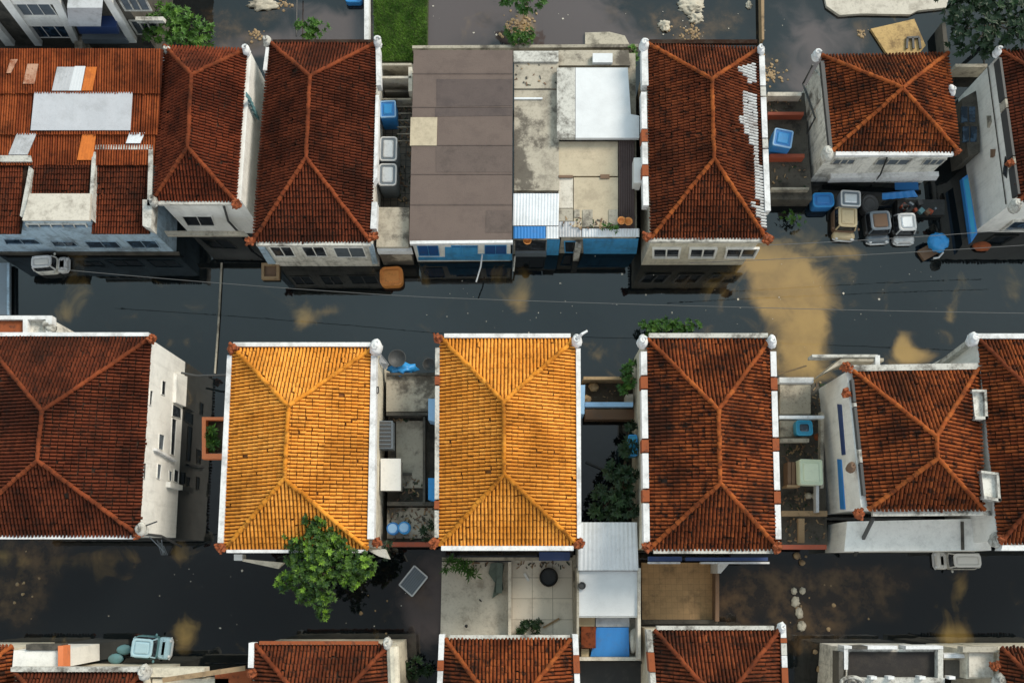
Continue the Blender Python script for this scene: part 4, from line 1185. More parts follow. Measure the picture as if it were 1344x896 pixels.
# ---- gap between second yellow house and red one
root = thing('garden_wall', W(798, 490, 0), 'low brown garden wall beside the green bush, between yellow and red houses', 'wall')
mb = MB(); mb.rect(766, 494, 832, 498, 1.8, -.5); mb.build('coping', 'stone_tan', root)
mb = MB(); mb.rect(767, 498.5, 832, 545, .6, -.5); mb.build('base', 'soil', root)
for q in ((773, 501, 786, 514), (765, 516, 774, 532)):
    mb = MB(); mb.blob(W((q[0] + q[2]) / 2, (q[1] + q[3]) / 2, 1.0), .32, (1, .9, .6), .3, 2, q[0]); tag(mb.build('boulder', 'stone_tan', None, True), 'tan boulder by the garden wall, ' + ('upper one' if q[1] < 510 else 'next to the pale blue beam'), 'rock', 'tan boulders by the garden wall')
mb = MB(); mb.rect(822, 517, 831, 530, 1.9, .5); tag(mb.build('concrete_post', 'conc_pale'), 'pale concrete post at the end of the pale blue beam', 'post')
mb = MB(); mb.rect(768, 527.5, 831, 533.5, 2.4, 2.0); tag(mb.build('blue_beam', 'blue_light'), 'pale blue beam spanning the gap between yellow and red houses', 'beam')
mb = MB(); mb.rect(768, 537, 832, 550, 1.2, .2); tag(mb.build('wooden_plank', 'brown'), 'dark brown planks under the pale blue beam', 'plank')
mb = MB(); mb.bar(W(769, 606, .15), W(792, 616, .15), .12, .1); tag(mb.build('floating_pole', 'dark'), 'dark pole floating in water beside the tree in the narrow gap', 'pole')
mb = MB(); mb.slab([(762, 505), (768, 505), (767, 543), (762, 543)], 3.6, 1.8); tag(mb.build('blue_tub', 'blue_light'), 'pale blue tub fixed to the side of the brightest yellow house', 'tub')
tub('blue_tank', 'small cyan tank beside the left wall of the orange red house', 'tank', 831, 584, 12, 28, 2.0, 1.6, 0, 'cyan', 'blue_bright', 'cyan', rad=.12, inner=.1)
for y0, lab in ((523, 'upper'), (627, 'lower')):
    mb = MB(); mb.slab([(562, y0), (571, y0), (571, y0 + 30), (562, y0 + 28)], 4.6, 3.0)
    tag(mb.build('blue_tub', 'blue_light' if y0 < 600 else 'blue_bright'), lab + ' of two blue tubs hung on the left wall of the brightest yellow house', 'tub', 'blue tubs on the terrace side')

# tarp and dishes at terrace head
mb = MB(); mb.blob(W(528, 485, 3.4), .5, (1.5, .7, .6), .8, 3.0, 2.2, rings=12, seg=18); tag(mb.build('blue_tarp', 'blue_bright', None, True), 'crumpled blue tarp at the head of the terrace', 'tarp')
for x, y, r_, l_ in ((521, 470, .5, 'large dark mesh dish beside the blue tarp'), (563, 478, .36, 'small dark mesh dish by the brightest yellow house')):
    rt_ = thing('mesh_dish', W(x, y, 3.2), l_, 'dish', 'dark mesh dishes')
    c = W(x, y, 4.0); mb = MB()
    rings = [[c + Vector((math.cos(t) * r_ * k, math.sin(t) * r_ * k, -.25 * (1 - k * k))) for t in [2 * math.pi * i / 20 for i in range(20)]] for k in (1, .75, .5, .2)]
    mb.loft(rings); mb.loft([[p - Vector((0, 0, .04)) for p in r2] for r2 in rings]); mb.build('bowl', 'iron', rt_)
    mb = MB(); mb.tube([c - Vector((0, 0, .3)), c - Vector((0, 0, 1.6))], .05); mb.build('post', 'iron', rt_)
    mb = MB(); mb.tube([c + Vector((math.cos(t) * r_, math.sin(t) * r_, 0)) for t in [2 * math.pi * i / 20 for i in range(21)]], .03, 5); mb.build('rim', 'iron', rt_)
mb = MB()
mb.add([W(500, 464, 5.6), W(511, 478, 4.2), W(505, 485, 3.8), W(497, 475, 5.4)] + [W(500, 464, 5.5), W(511, 478, 4.1), W(505, 485, 3.7), W(497, 475, 5.3)], [[0, 1, 2, 3], [7, 6, 5, 4], [0, 4, 5, 1], [1, 5, 6, 2], [2, 6, 7, 3], [3, 7, 4, 0]])
tag(mb.build('grey_sheet', 'sheet_grey'), 'grey sheet hanging from the white roof corner of the yellow tree house', 'sheet')

# orange planter
root = thing('planter_box', W(279, 575, 0), 'orange rimmed planter balcony on the left side of the yellow house', 'planter')
mb = MB()
for q in ((265, 547, 296, 551), (265, 595, 296, 602), (265, 551, 270, 595)):
    mb = MB(); mb.rect(*q, 3.0, 2.4); mb.build('rim', 'orange', root)
mb = MB(); mb.rect(267, 549, 298, 600, 2.4, 1.6); mb.build('trough', 'box_white', root)
mb = MB(); mb.rect(271, 552, 297, 594, 2.46, 2.3); mb.build('soil', 'soil', root)

# ---- gap between red house and white house
root = thing('courtyard_block', W(1050, 610, 0), 'cluttered dark courtyard between orange red roof and white walled house', 'courtyard')
mb = MB(); mb.slab([(1022, 503), (1080, 503), (1086, 716), (1026, 716)], 1.0, -.6); mb.build('base', 'conc_dark', root)
for q, z, m_ in (((1023, 495, 1068, 502), 3.4, 'parapet'), ((1023, 545, 1082, 549), 3.4, 'silver'), ((1024, 575, 1062, 580), 2.4, 'conc'), ((1026, 670, 1086, 677), 2.0, 'wood'), ((1027, 714.5, 1085, 720.5), 3.0, 'red_beam'), ((1071, 635, 1075, 672), 2.6, 'sheet_grey'), ((1077, 540, 1081, 640), 2.6, 'conc')):
    mb = MB(); mb.rect(*q, z, z - .5); mb.build('beam', m_, root)
for q, z, m_ in (((1024, 505, 1064, 543), 1.9, 'conc'), ((1024, 552, 1060, 573), 1.7, 'conc')):
    mb = MB(); mb.rect(*q, z, z - .4); mb.build('floor_slab', m_, root)
mb = MB(); mb.rect(1048, 680, 1056, 712, 2.2, 1.9); tag(mb.build('wooden_plank', 'wood'), 'tan wooden plank lying in the cluttered courtyard by the red beam', 'plank')
tub('blue_tub', 'dark blue tub in the cluttered courtyard', 'tub', 1056, 561, 22, 20, 1.7, .8, 0, 'cyan', 'cyan', 'glass_blue', rad=.2)
tub('plastic_box', 'pale green lidded box in the cluttered courtyard beside a wooden crate', 'box', 1065, 619, 30, 33, 1.5, 1.5, -.03, 'pale_box', 'pale_box', 'pale_box', rad=.12, band='pale_box', inner=.08)
rt_ = thing('wooden_crate', W(1041, 619, 1.2), 'slatted brown crate left of the pale green box', 'crate')
for i in range(3):
    mb = MB(); mb.rect(1034 + i * 5.2, 606, 1038.4 + i * 5.2, 637, 2.2, 1.2); mb.build('slat', 'brown', rt_)
mb = MB(); mb.rect(1033, 636, 1050, 639, 2.3, 1.2); mb.build('end_board', 'wood', rt_)
mb = MB(); mb.blob(W(1073, 573, 1.6), .22, (1, 1, .9), .2, 2); tag(mb.build('clay_pot', 'terracotta', None, True), 'round clay pot near the dark blue tub', 'pot')
for i, (x, y, r_) in enumerate(((1061, 650, .22), (1070, 651, .24))):
    mb = MB(); mb.blob(W(x, y, 1.2), r_, (1, .9, .7), .3, 2, i); tag(mb.build('pale_stone', 'stone', None, True), 'pale stone below the pale green box, ' + ('left one' if i == 0 else 'right one'), 'rock', 'pale stones in the courtyard')

# ================================================================== YARDS
def setting_slab(name, pxs, z, mat):
    mb = MB(); mb.slab(pxs, z, -.8)
    return tag(mb.build(name, mat), kind='structure')


setting_slab('concrete_yard', [(580, 737), (667, 737), (667, 836), (578, 836)], .18, 'conc_pale')
setting_slab('tiled_yard', [(671, 735), (755, 735), (756, 836), (671, 836)], .2, 'tile_pale')
setting_slab('tan_tiled_yard', [(842, 738), (940, 738), (940, 814), (843, 814)], .25, 'tile_tan')
def wall_thing(pxs, z, mat, label, zb=-.6, name='yard_wall'):
    mb = MB(); mb.slab(pxs, z, zb)
    return tag(mb.build(name, mat), label, 'wall')


wall_thing([(667, 737), (671, 737), (671, 836), (667, 836)], .9, 'conc_pale', 'low pale wall dividing concrete yard from pale tiled yard')
wall_thing([(752, 728), (756, 728), (757, 836), (753, 836)], 1.2, 'conc', 'stained wall between pale tiled yard and white annex')
wall_thing([(939, 740), (944, 740), (944, 815), (939, 815)], 1.2, 'brown', 'dark brown wall on the right of the tan tiled yard')
wall_thing([(843, 813), (942, 813), (942, 818), (843, 818)], .8, 'conc_dark', 'dark kerb wall along the bottom of the tan tiled yard')
wall_thing([(580, 731), (754, 731), (754, 735), (580, 735)], 1.0, 'conc', 'long stained wall at the foot of the brightest yellow house')
mb = MB(); mb.rect(708, 724, 748, 735, 2.4, 1.2); tag(mb.build('awning', 'blue_dark'), 'dark blue awning over the pale tiled yard', 'awning')
# yard objects
mb = MB()
pts = [(644, 739), (655, 737), (662, 741), (659, 760), (661, 773), (653, 780), (646, 785), (650, 765), (641, 752)]
mb.prism([W(x, y, .42 + .1 * math.sin(i * 2.1)) for i, (x, y) in enumerate(pts)], .19)
mb.bar(W(656, 738, .5), W(655, 778, .45), .35, .25)
tag(mb.build('green_tarp', 'tarp_green'), 'dark green tarp draped in the corner of the concrete yard', 'tarp')
c = W(720, 757, .5); mb = MB()
ring = lambda rr, zz: [Vector((c.x + math.cos(t) * rr, c.y + math.sin(t) * rr, zz)) for t in [2 * math.pi * i / 28 for i in range(28)]]
mb.loft([ring(.53, .2), ring(.55, .7), ring(.5, .76), ring(.46, .68), ring(.44, .35)], capb=True)
tag(mb.build('black_basin', 'dark'), 'round black basin on the pale tiled yard', 'basin')
rt_ = tag(MB().build('x', 'dark'), None) if False else None
mb = MB(); mb.bar(W(713, 823, .3), W(734, 811, .3), .1, .08); tag(mb.build('stick', 'wood'), 'thin stick lying beside the cut branches on the tiled yard', 'stick')
mb = MB(); mb.blob(W(612, 821, .2), .09, (1, 1, .5)); tag(mb.build('small_stone', 'dark', None, True), 'small dark stone on the concrete yard', 'stone')
mb = MB(); mb.bar(W(629, 786, .22), W(632, 789, .22), .08, .06); tag(mb.build('small_stick', 'dark'), 'tiny dark stick on the concrete yard', 'stick')
mb = MB(); mb.bar(W(688, 752, .26), W(694, 762, .26), .14, .08); tag(mb.build('white_bar', 'parapet'), 'short white bar on the pale tiled yard', 'bar')

# ---- white annex
root = thing('annex_building', W(798, 770, 0), 'low white annex with ribbed metal roof and blue panel', 'building')
mb = MB(); mb.slab([(759, 690), (836, 690), (838, 810), (760, 810)], 3.0, -.5); mb.build('wall', 'white', root)
mb = MB(); sheet(mb, quadz([(759, 748, 3.35), (838, 748, 3.35), (836, 685, 3.75), (760, 685, 3.75)]), 28, 2, .045); mb.build('metal_roof', 'sheet_white', root)
mb = MB(); mb.rect(760, 749, 837, 808, 3.1, 2.8); mb.build('flat_roof', 'sheet_bright', root)
mb = MB(); mb.rect(837, 745, 841, 864, 3.3, -.5); mb.build('side_wall', 'conc_pale', root)
mb = MB(); mb.rect(757, 745, 760, 864, 3.2, -.5); mb.build('side_wall', 'conc', root)
mb = MB(); mb.rect(759, 862, 841, 866.5, 2.6, -.5); mb.build('front_coping', 'conc_pale', root)
mb = MB(); mb.slab([(760, 811), (837, 811), (838, 862), (760, 862)], 1.9, -.5); mb.build('base', 'conc', root)
mb = MB(); sheet(mb, quadz([(775, 861, 2.3), (826, 861, 2.3), (825, 823, 2.6), (783, 823, 2.6)]), 8, 2, .012); mb.build('blue_panel', 'blue', root)
mb = MB(); mb.rect(763, 822, 782, 850, 2.75, 2.3); mb.build('red_tile_panel', 'roof_rust', root)
mb = MB(); mb.rect(760, 810, 781, 821.5, 2.3, 1.9); mb.build('tan_panel', 'tan', root)
mb = MB(); mb.rect(782, 810, 826, 822, 2.4, 2.0); mb.build('grey_panel', 'sheet_grey', root)
mb = MB(); mb.rect(763, 851, 773, 861, 2.2, 1.9); mb.build('tan_panel', 'tan', root)
mb = MB(); mb.blob(W(831, 840, 2.2), .35, (.7, 1.8, .6), .8, 3); tag(mb.build('cloth_heap', 'conc_pale', None, True), 'heap of grey cloth beside the blue panel of the annex', 'cloth')
c = W(764, 768, 3.2); mb = MB(); mb.loft([[Vector((c.x + math.cos(t) * rr, c.y + math.sin(t) * rr, zz)) for t in [2 * math.pi * i / 16 for i in range(16)]] for rr, zz in ((.2, 3.1), (.21, 3.3), (.16, 3.34), (.14, 3.25))], capb=True)
tag(mb.build('vent_pipe', 'iron'), 'small dark round vent on the white annex roof', 'vent')
root = thing('dark_tank', W(800, 885, 0), 'open dark rectangular tank of black water below the annex', 'tank')
mb = MB(); mb.rect(760, 868, 846, 905, 1.2, -.5); mb.build('base', 'dark', root)
mb = MB(); mb.rect(843, 868, 848, 905, 1.8, -.5); mb.build('rim', 'conc_dark', root)
wall_thing([(942, 738), (958, 738), (946, 752), (942, 752)], 2.4, 'parapet', 'white triangular wall piece right of the tan tiled yard')

# ================================================================== NORTH YARDS
mb = MB(); mb.slab([(488, -60), (563, -60), (561, 81), (492, 81)], .2, -.6); tag(mb.build('lawn', 'turf'), kind='structure')
gm = MB()
a0, a1, a2 = W(489, -60, .2), W(561, -60, .2), W(492, 80, .2); a3 = W(560, 80, .2)
for i in range(15000):
    u, v_ = random.random(), random.random()
    p = (a0 * (1 - u) + a1 * u) * (1 - v_) + (a2 * (1 - u) + a3 * u) * v_
    t = random.random() * 6.283; hh = random.uniform(.08, .26); ln = random.uniform(.02, .16); d = Vector((math.cos(t), math.sin(t), 0)); s = Vector((-d.y, d.x, 0)) * .018
    k = noise.noise(p * 1.3) * .8 + .40 + random.uniform(-.2, .2)
    gm.add([p - s, p + s, p + d * ln + Vector((0, 0, hh))], [[0, 1, 2]], 0, min(max(k, 0), 1))
tag(gm.build('grass', 'grassblade'), 'short green grass on the lawn north of the brown flat roof', None, None, 'stuff')
wall_thing([(478, -60), (484, -60), (484, 52), (478, 52)], 1.0, 'parapet', 'straight white wall left of the green lawn')
mb = MB(); mb.slab([(541, 60), (838, 58), (838, 62), (541, 63.5)], 1.0, -.6); tag(mb.build('boundary_wall', 'conc'), 'long weathered boundary wall behind the flat roofs', 'wall')
setting_slab('pale_platform', [(1070, -60), (1260, -60), (1242, 10), (1205, 14), (1195, 19), (1130, 18), (1102, 20), (1085, 8)], .25, 'conc_pale')
setting_slab('yellow_slab', [(1143, 38), (1200, 25), (1215, 60), (1205, 72), (1165, 72)], .2, 'sand_yellow')
setting_slab('pale_slab', [(768, 43), (800, 42), (820, 47), (826, 58), (768, 58)], .15, 'stone')
mb = MB()
for a, b2 in (((1190, 50), (1206, 49)), ((1206, 49), (1208, 64)), ((1191, 50), (1190, 64)), ((1198, 50), (1199, 64))):
    mb.bar(W(*a, .3), W(*b2, .3), .14, .1)
tag(mb.build('iron_gate', 'iron'), 'dark bent iron gate lying on the yellow slab', 'gate')
wall_thing([(998, -60), (1003, -60), (1003, 52), (1000, 52)], .8, 'wood', 'thin brown wall running north from the white patched house')
wall_thing([(1236, 30), (1241, 30), (1246, 70), (1240, 70)], 1.2, 'conc_dark', 'dark wall right of the yellow slab')
wall_thing([(1254, 84), (1296, 84), (1296, 88), (1254, 88)], 1.4, 'conc', 'grey wall beneath the dark tree crown')
mb = MB(); mb.tube([W(1292, 92, .2), W(1290, 40, 4.0)], .07); tag(mb.build('iron_post', 'iron'), 'thin iron post standing in the dark tree yard', 'post')

# ---- apartment block top left
root = thing('apartment_building', W(90, 20, 0), 'grey apartment block with leaning white columns at the upper left', 'building')
fa, fb = W(-120, 88, 0), W(220, 88, 0)
mb = MB(); top = [Vector((fa.x, fa.y, 8.5)), Vector((fb.x, fb.y, 8.5)), Vector((fb.x, fb.y + 14, 8.5)), Vector((fa.x, fa.y + 14, 8.5))]
mb.prism(top, -.6); mb.build('wall', 'conc_dark', root)
fp = plane_of(fa, fb)
n_ = fp[1]
for q in ([(0, -8), (12, -8), (56, 54), (47, 54)], [(66, -8), (78, -8), (106, 54), (96, 50)], [(136, -8), (146, -8), (180, 50), (170, 50)], [(-40, -8), (-30, -8), (20, 54), (8, 54)]):
    panel(root, fp, q, 'white', 'column', .35)
panel(root, fp, [(22, 20), (84, 20), (90, 30), (30, 30)], 'white', 'spandrel', .25)
panel(root, fp, [(13, -8), (66, -8), (70, 1), (18, 1)], 'white', 'spandrel', .25)
window(root, fp, [(16, 1), (62, 1), (76, 20), (28, 20)], 'white', 'curtain', .05, 3)
window(root, fp, [(34, 31), (86, 31), (100, 49), (48, 49)], 'white', 'glass_blue', .05, 3)
window(root, fp, [(152, -6), (190, -6), (200, 14), (164, 14)], 'parapet_dirty', 'curtain', .12, 3)
window(root, fp, [(168, 26), (205, 26), (214, 45), (180, 45)], 'parapet_dirty', 'glass', .12, 3)
panel(root, fp, [(108, 42), (166, 42), (170, 48), (112, 48)], 'grey_metal', 'ledge', .5)
panel(root, fp, [(110, 33), (163, 33), (166, 41), (112, 41)], 'curtain', 'shopfront', .05)
panel(root, fp, [(102, 21), (154, 21), (158, 31), (106, 31)], 'blue_dark', 'awning', .7)
panel(root, fp, [(90, -8), (136, -8), (134, 17), (92, 17)], 'sheet_grey', 'balcony_panel', .9)
panel(root, fp, [(178, 22), (214, 22), (218, 26), (181, 26)], 'parapet_dirty', 'spandrel', .25)
mb = MB(); mb.slab([(96, 20), (108, 20), (108, 64), (98, 64)], 4.0, -.5); mb.build('pier', 'conc', root)
wall_thing([(0, 66), (10, 66), (6, 84), (0, 84)], 6.6, 'parapet', 'white stub wall at the corner of the long terrace roof', 5.5)

# ================================================================== VEHICLES, FLOATING THINGS
VG = 'half sunk vehicles by the pyramid house'


def vehicle(label, px, py, lpx, wpx, rot, body, rim, top, group, front=-90, bonnet=.75):
    """half sunk car: cabin with dark glass all round and sunk roof panel, bonnet with bumper and two headlights on the front side"""
    s = mpp(px, py, 1.2)
    lx, ly = lpx * s, wpx * s
    c = W(px, py, 1.2)
    rt_ = thing('sunken_vehicle', (c.x, c.y, -.5), label, 'vehicle', group)
    O = lambda k, z, rad=.32: rr_out(c, lx - k, ly - k, max(rad - k / 3, .08), rot, z)
    mb = MB(); mb.loft([O(.06, -.5), O(0, .1), O(0, .5), O(.06, .62), O(.22, .64)], capb=True)
    a = rot + R(front)
    f = Vector((math.cos(a), math.sin(a), 0)); sd = Vector((-f.y, f.x, 0))
    half = abs(f.x * math.cos(rot) + f.y * math.sin(rot)) * lx / 2 + abs(-f.x * math.sin(rot) + f.y * math.cos(rot)) * ly / 2
    wid = lx if abs(f.dot(Vector((math.cos(rot), math.sin(rot), 0)))) < .5 else ly
    bd = mb.build('body', body, rt_)
    mb = MB(); mb.loft([O(.12, .62), O(.36, 1.13)], close=False); mb.build('window_band', 'glass', rt_)
    mb = MB(); mb.loft([O(.34, 1.08), O(.26, 1.14), O(.28, 1.2), O(.44, 1.22), O(.56, 1.2), O(.58, 1.15)], close=True); mb.build('roof', rim, rt_)
    mb = MB(); mb.loft([O(.66, 1.14, .26), O(.66, 1.19, .26), O(.8, 1.22, .26)]); mb.build('roof_panel', top, rt_)
    for q in (-1, 1):
        for e_ in (-1, 1):
            p0 = c + f * (half - .1) * e_ + sd * q * (wid / 2 - .12)
            mb = MB(); mb.bar(Vector((p0.x, p0.y, .63)), Vector((c.x + (p0.x - c.x) * .86, c.y + (p0.y - c.y) * .86, 1.14)), .07, .07); mb.build('pillar', rim, rt_)
    if bonnet:
        b0 = c + f * (half - .05 + bonnet / 2)
        ang = math.atan2(f.y, f.x)
        BO = lambda k, z: rr_out(b0, bonnet + .1 - k, wid * .96 - k, .18, ang, z)
        mb = MB(); mb.loft([BO(.04, -.5), BO(0, .2), BO(.02, .36), BO(.16, .45), BO(.5, .48)], capb=True); mb.build('bonnet', rim, rt_)
        e = c + f * (half + bonnet + .06)
        mb = MB(); mb.tube([Vector((p.x, p.y, .16)) for p in (e - sd * wid * .47 - f * .12, e - sd * wid * .3, e + sd * wid * .3, e + sd * wid * .47 - f * .12)], .07); mb.build('bumper', 'silver_rim', rt_)
        for q in (-1, 1):
            p0 = c + f * (half + bonnet - .03) + sd * q * wid * .33
            mb = MB(); mb.blob(Vector((p0.x, p0.y, .34)), .1, (1, 1, .8), 0, 1); mb.build('headlight', 'sheet_bright', rt_, True)
            m0 = c + f * half * .8 + sd * q * (wid / 2 + .08)
            mb = MB(); mb.blob(Vector((m0.x, m0.y, .72)), .09, (.8, 1.1, .8), 0, 1); mb.build('wing_mirror', body, rt_, True)
    return rt_


vehicle('half sunk vehicle with tan roof panel by the pyramid house', 1113, 284, 30, 34, -.06, 'brown', 'tan', 'tan', VG, bonnet=.4)
tub('metal_tank', 'silver box tank behind the tan roofed vehicle', 'tank', 1117, 260, 26, 22, 0, 1.6, -.06, 'grey_metal', 'silver_rim', 'silver', rad=.15)
vehicle('half sunk dark vehicle with brown roof hatch, in the middle of the row', 1156, 289, 32, 32, .05, 'iron', 'grey_metal', 'brown', VG, bonnet=.4)
vehicle('half sunk vehicle with silver roof panel at the right of the row', 1191, 291, 29, 30, .03, 'dark', 'silver_rim', 'silver', VG, bonnet=.4)
vehicle('pale blue half sunk vehicle at the lower left with light roof', 186, 850, 34, 30, R(-4), 'teal', 'ice', 'ice', None, front=0, bonnet=.6)
vehicle('white half sunk vehicle against the pale blue terrace front', 54, 343, 32, 22, R(4), 'white_dirty', 'parapet', 'box_white', None, front=0, bonnet=.5)
vehicle('white vehicle half hidden below the white terrace of the right house', 1270, 735, 42, 24, 0, 'parapet_dirty', 'box_white', 'box_white', None, front=180, bonnet=.6)
tub('blue_crate', 'stacked blue crates next to the tan roofed vehicle', 'crate', 1081, 262, 28, 20, 0, 1.0, .02, 'blue', 'blue_bright', 'blue', rad=.25)
c = W(1142, 268, .8); mb = MB()
ringv = lambda rr, zz: [Vector((c.x + math.cos(t) * rr, c.y + math.sin(t) * rr * 1.2, zz)) for t in [2 * math.pi * i / 20 for i in range(20)]]
mb.loft([ringv(.5, -.2), ringv(.55, .8), ringv(.5, .86), ringv(.4, .8), ringv(.3, .84), ringv(.2, .8)], capb=True)
tag(mb.build('coiled_hose_drum', 'iron'), 'dark round drum of coils behind the tan roofed vehicle', 'drum')
mb = MB(); sheet(mb, quadz([(1158, 262, .9), (1205, 258, .9), (1200, 250, 1.3), (1158, 254, 1.3)]), 10, 2, .04); tag(mb.build('blue_sheet', 'blue'), 'bright blue sheet leaning along the foot of the pyramid house', 'sheet')
root = thing('low_shed', W(1220, 275, 0), 'low dark shed cluttered with scrap, right of the silver roofed vehicle', 'shed')
mb = MB(); mb.rect(1178, 262, 1240, 282, .5, -.5); mb.build('base', 'dark', root)
random.seed(5)
for i in range(9):
    x, y = random.uniform(1182, 1236), random.uniform(264, 280)
    mb = MB(); mb.bar(W(x, y, .7), W(x + random.uniform(-8, 8), y + random.uniform(-5, 5), .7), random.uniform(.1, .4), .3); mb.build('scrap_piece', random.choice(['iron', 'red_beam', 'grey_metal', 'teal', 'brown']), root)
c = W(1231, 318, 1.0)
mb = MB(); mb.blob(c, .62, (1, 1, .75), .28, 3.2, 4.0, rings=14, seg=22); tag(mb.build('blue_bundle', 'blue_bright', None, True), 'round blue plastic bundle floating near the right hand white flank', 'bundle')
mb = MB(); mb.bar(W(1208, 336, .15), W(1230, 324, .15), .75, .25); tag(mb.build('brown_board', 'brown'), 'brown board floating under the round blue bundle', 'board')
mb = MB(); mb.tube([W(1225, 339, .3), W(1232, 338, .35), W(1238, 331, .4)], .06); tag(mb.build('bent_rod', 'parapet'), 'bent white rod beside the round blue bundle', 'rod')
mb = MB(); mb.blob(W(1289, 323, .2), .45, (1.3, .7, .5), .3, 2); tag(mb.build('clay_basin', 'terracotta', None, True), 'red brown basin floating at the corner of the right white house', 'basin')
tub('orange_tub', 'rounded orange tub floating in the street', 'tub', 513.5, 362, 30, 26, -.3, 1.0, .05, 'orange_tub', 'orange_tub', 'orange_tub', rad=.35, band='terracotta', inner=.1)
rt_ = thing('wooden_raft', W(354, 356, 0), 'square wooden raft floating below the dark red house', 'frame')
for q in ((343, 345, 366, 348.5), (343, 362.5, 366, 366), (343, 348.5, 346.5, 362.5), (362.5, 348.5, 366, 362.5)):
    mb = MB(); mb.rect(*q, .35, -.1); mb.build('rail', 'wood', rt_)
mb = MB(); mb.rect(346.5, 348.5, 362.5, 362.5, .15, -.1); mb.build('panel', 'brown', rt_)
rt_ = thing('floating_crate', W(542, 762, 0), 'tilted grey slatted crate floating beside the leafy tree', 'crate')
q = [(544, 742), (561, 757), (541, 782), (524, 767)]
mb = MB(); mb.slab(q, .55, -.2); mb.build('body', 'iron', rt_)
for i in range(8):
    t = (i + .5) / 8
    a = Vector(q[0]).lerp(Vector(q[1]), t); b2 = Vector(q[3]).lerp(Vector(q[2]), t)
    mb = MB(); mb.bar(W(a.x, a.y, .6), W(b2.x, b2.y, .6), .1, .06); mb.build('slat', 'grey_metal', rt_)
for a, b2 in ((0, 1), (1, 2), (2, 3), (3, 0)):
    mb = MB(); mb.bar(W(*q[a], .6), W(*q[b2], .6), .08, .14); mb.build('rim', 'silver_rim', rt_)
for i, (x, y, l_) in enumerate(((163, 852, 'teal oval float touching the pale blue vehicle'), (152, 864, 'teal oval float farther from the pale blue vehicle'))):
    mb = MB(); mb.blob(W(x, y, .15), .42, (1.1, .7, .35), .1, 1, i); tag(mb.build('oval_float', 'teal', None, True), l_, 'float', 'teal floats by the pale blue vehicle')
tub('blue_boat', 'small blue boat hull at the top edge, left of white lawn wall', 'boat', 464, -2, 22, 10, -.2, .7, 0, 'blue', 'blue_bright', 'blue_dark', rad=.2, inner=.1)

# stones
random.seed(11)
for x, y, rx, ry, l_ in ((1042, 775, 7, 8, 'small topmost'), (1053, 775, 7, 8, 'small upper right'), (1044, 789, 10, 12, 'large second'), (1049, 804, 9, 13, 'tall middle'), (1052, 821, 10, 12, 'large lowest')):
    s = mpp(x, y); mb = MB(); mb.blob(W(x, y, .04), 1.0, (rx * s * .55, ry * s * .55, .13), .4, 2.4, x * .37, rings=12, seg=22)
    tag(mb.build('stepping_stone', 'stone', None, True), l_ + ' pale stepping stone in the muddy water', 'stone', 'stepping stones in the muddy water')
for x, y, rx, l_ in ((1046, 729, 9, 'upper left brown boulder under the red beam'), (1053, 738, 8, 'lower right brown boulder under the red beam'), (1070, 855, 6, 'small tan boulder above the lower edge near black roof'), (1076, 878, 9, 'dim grey boulder at the lower edge near black roof')):
    s = mpp(x, y); mb = MB(); mb.blob(W(x, y, .1), rx * s * .55, (1, .9, .5), .4, 2, x * .3); tag(mb.build('boulder', 'stone_tan', None, True), l_, 'rock', 'brown boulders in the muddy water')
for x, y, rx, ry, l_ in ((907, 8, 15, 10, 'large pale'), (914, 24, 9, 7, 'oval pale'), (872, 34, 7, 8, 'small white'), (983, 7, 4, 5, 'tiny white'), (345, 6, 18, 9, 'broad pale'), (685, 12, 6, 6, 'round tan')):
    s = mpp(x, y); mb = MB(); mb.blob(W(x, y, .02), 1.0, (rx * s, ry * s, .16), .75, 2.6, x * .21, rings=16, seg=30); tag(mb.build('flat_rock', 'stone', None, True), l_ + ' rock in the water at the top, ' + ('above the white patched roof' if x > 800 else 'above the dark red roof' if x < 400 else 'beside the top shrubs'), 'rock', 'pale rocks along the top')
for i in range(14):
    x, y = random.choice([(905, 45), (1010, 95), (1022, 105), (670, 38), (690, 30), (330, 45), (700, 45)]); x += random.uniform(-16, 16); y += random.uniform(-10, 10)
rb = MB()
for x, y, sp_r, k in ((680, 34, 22, 90), (905, 44, 16, 50), (1012, 96, 22, 80), (372, 8, 12, 24), (335, 46, 12, 26), (1130, 45, 8, 16), (30, 770, 40, 10), (1085, 790, 80, 12), (480, 800, 40, 6)):
    for i in range(k):
        xx, yy = x + random.gauss(0, sp_r * .5), y + random.gauss(0, sp_r * .4)
        r_ = random.uniform(.03, .13); rb.blob(W(xx, yy, .02), r_, (1, 1, .5), .5, 2, random.random() * 9, rings=5, seg=7)
tag(rb.build('rubble', 'stone_tan', None, False), 'scattered tan rubble in the shallow water', None, None, 'stuff')

# floating litter specks
lb = MB()
for i in range(110):
    if i < 60: x, y = random.uniform(540, 1240), random.gauss(395, 28)
    else: x, y = random.choice([(random.uniform(860, 1060), random.uniform(0, 55)), (random.uniform(420, 560), random.uniform(760, 830)), (random.uniform(100, 330), random.uniform(740, 840)), (random.uniform(560, 840), random.uniform(0, 50))])
    p = W(x, y, .02); r_ = random.choice([.02, .03, .03, .04, .05, .09]); t = random.random() * 3
    lb.add([p + Vector((math.cos(t + k * 1.57) * r_ * random.uniform(.5, 1.2), math.sin(t + k * 1.57) * r_ * random.uniform(.5, 1.2), .01)) for k in range(4)], [[0, 1, 2, 3]])
tag(lb.build('litter', 'conc_pale'), 'small pale litter flecks floating on the flood water', None, None, 'stuff')

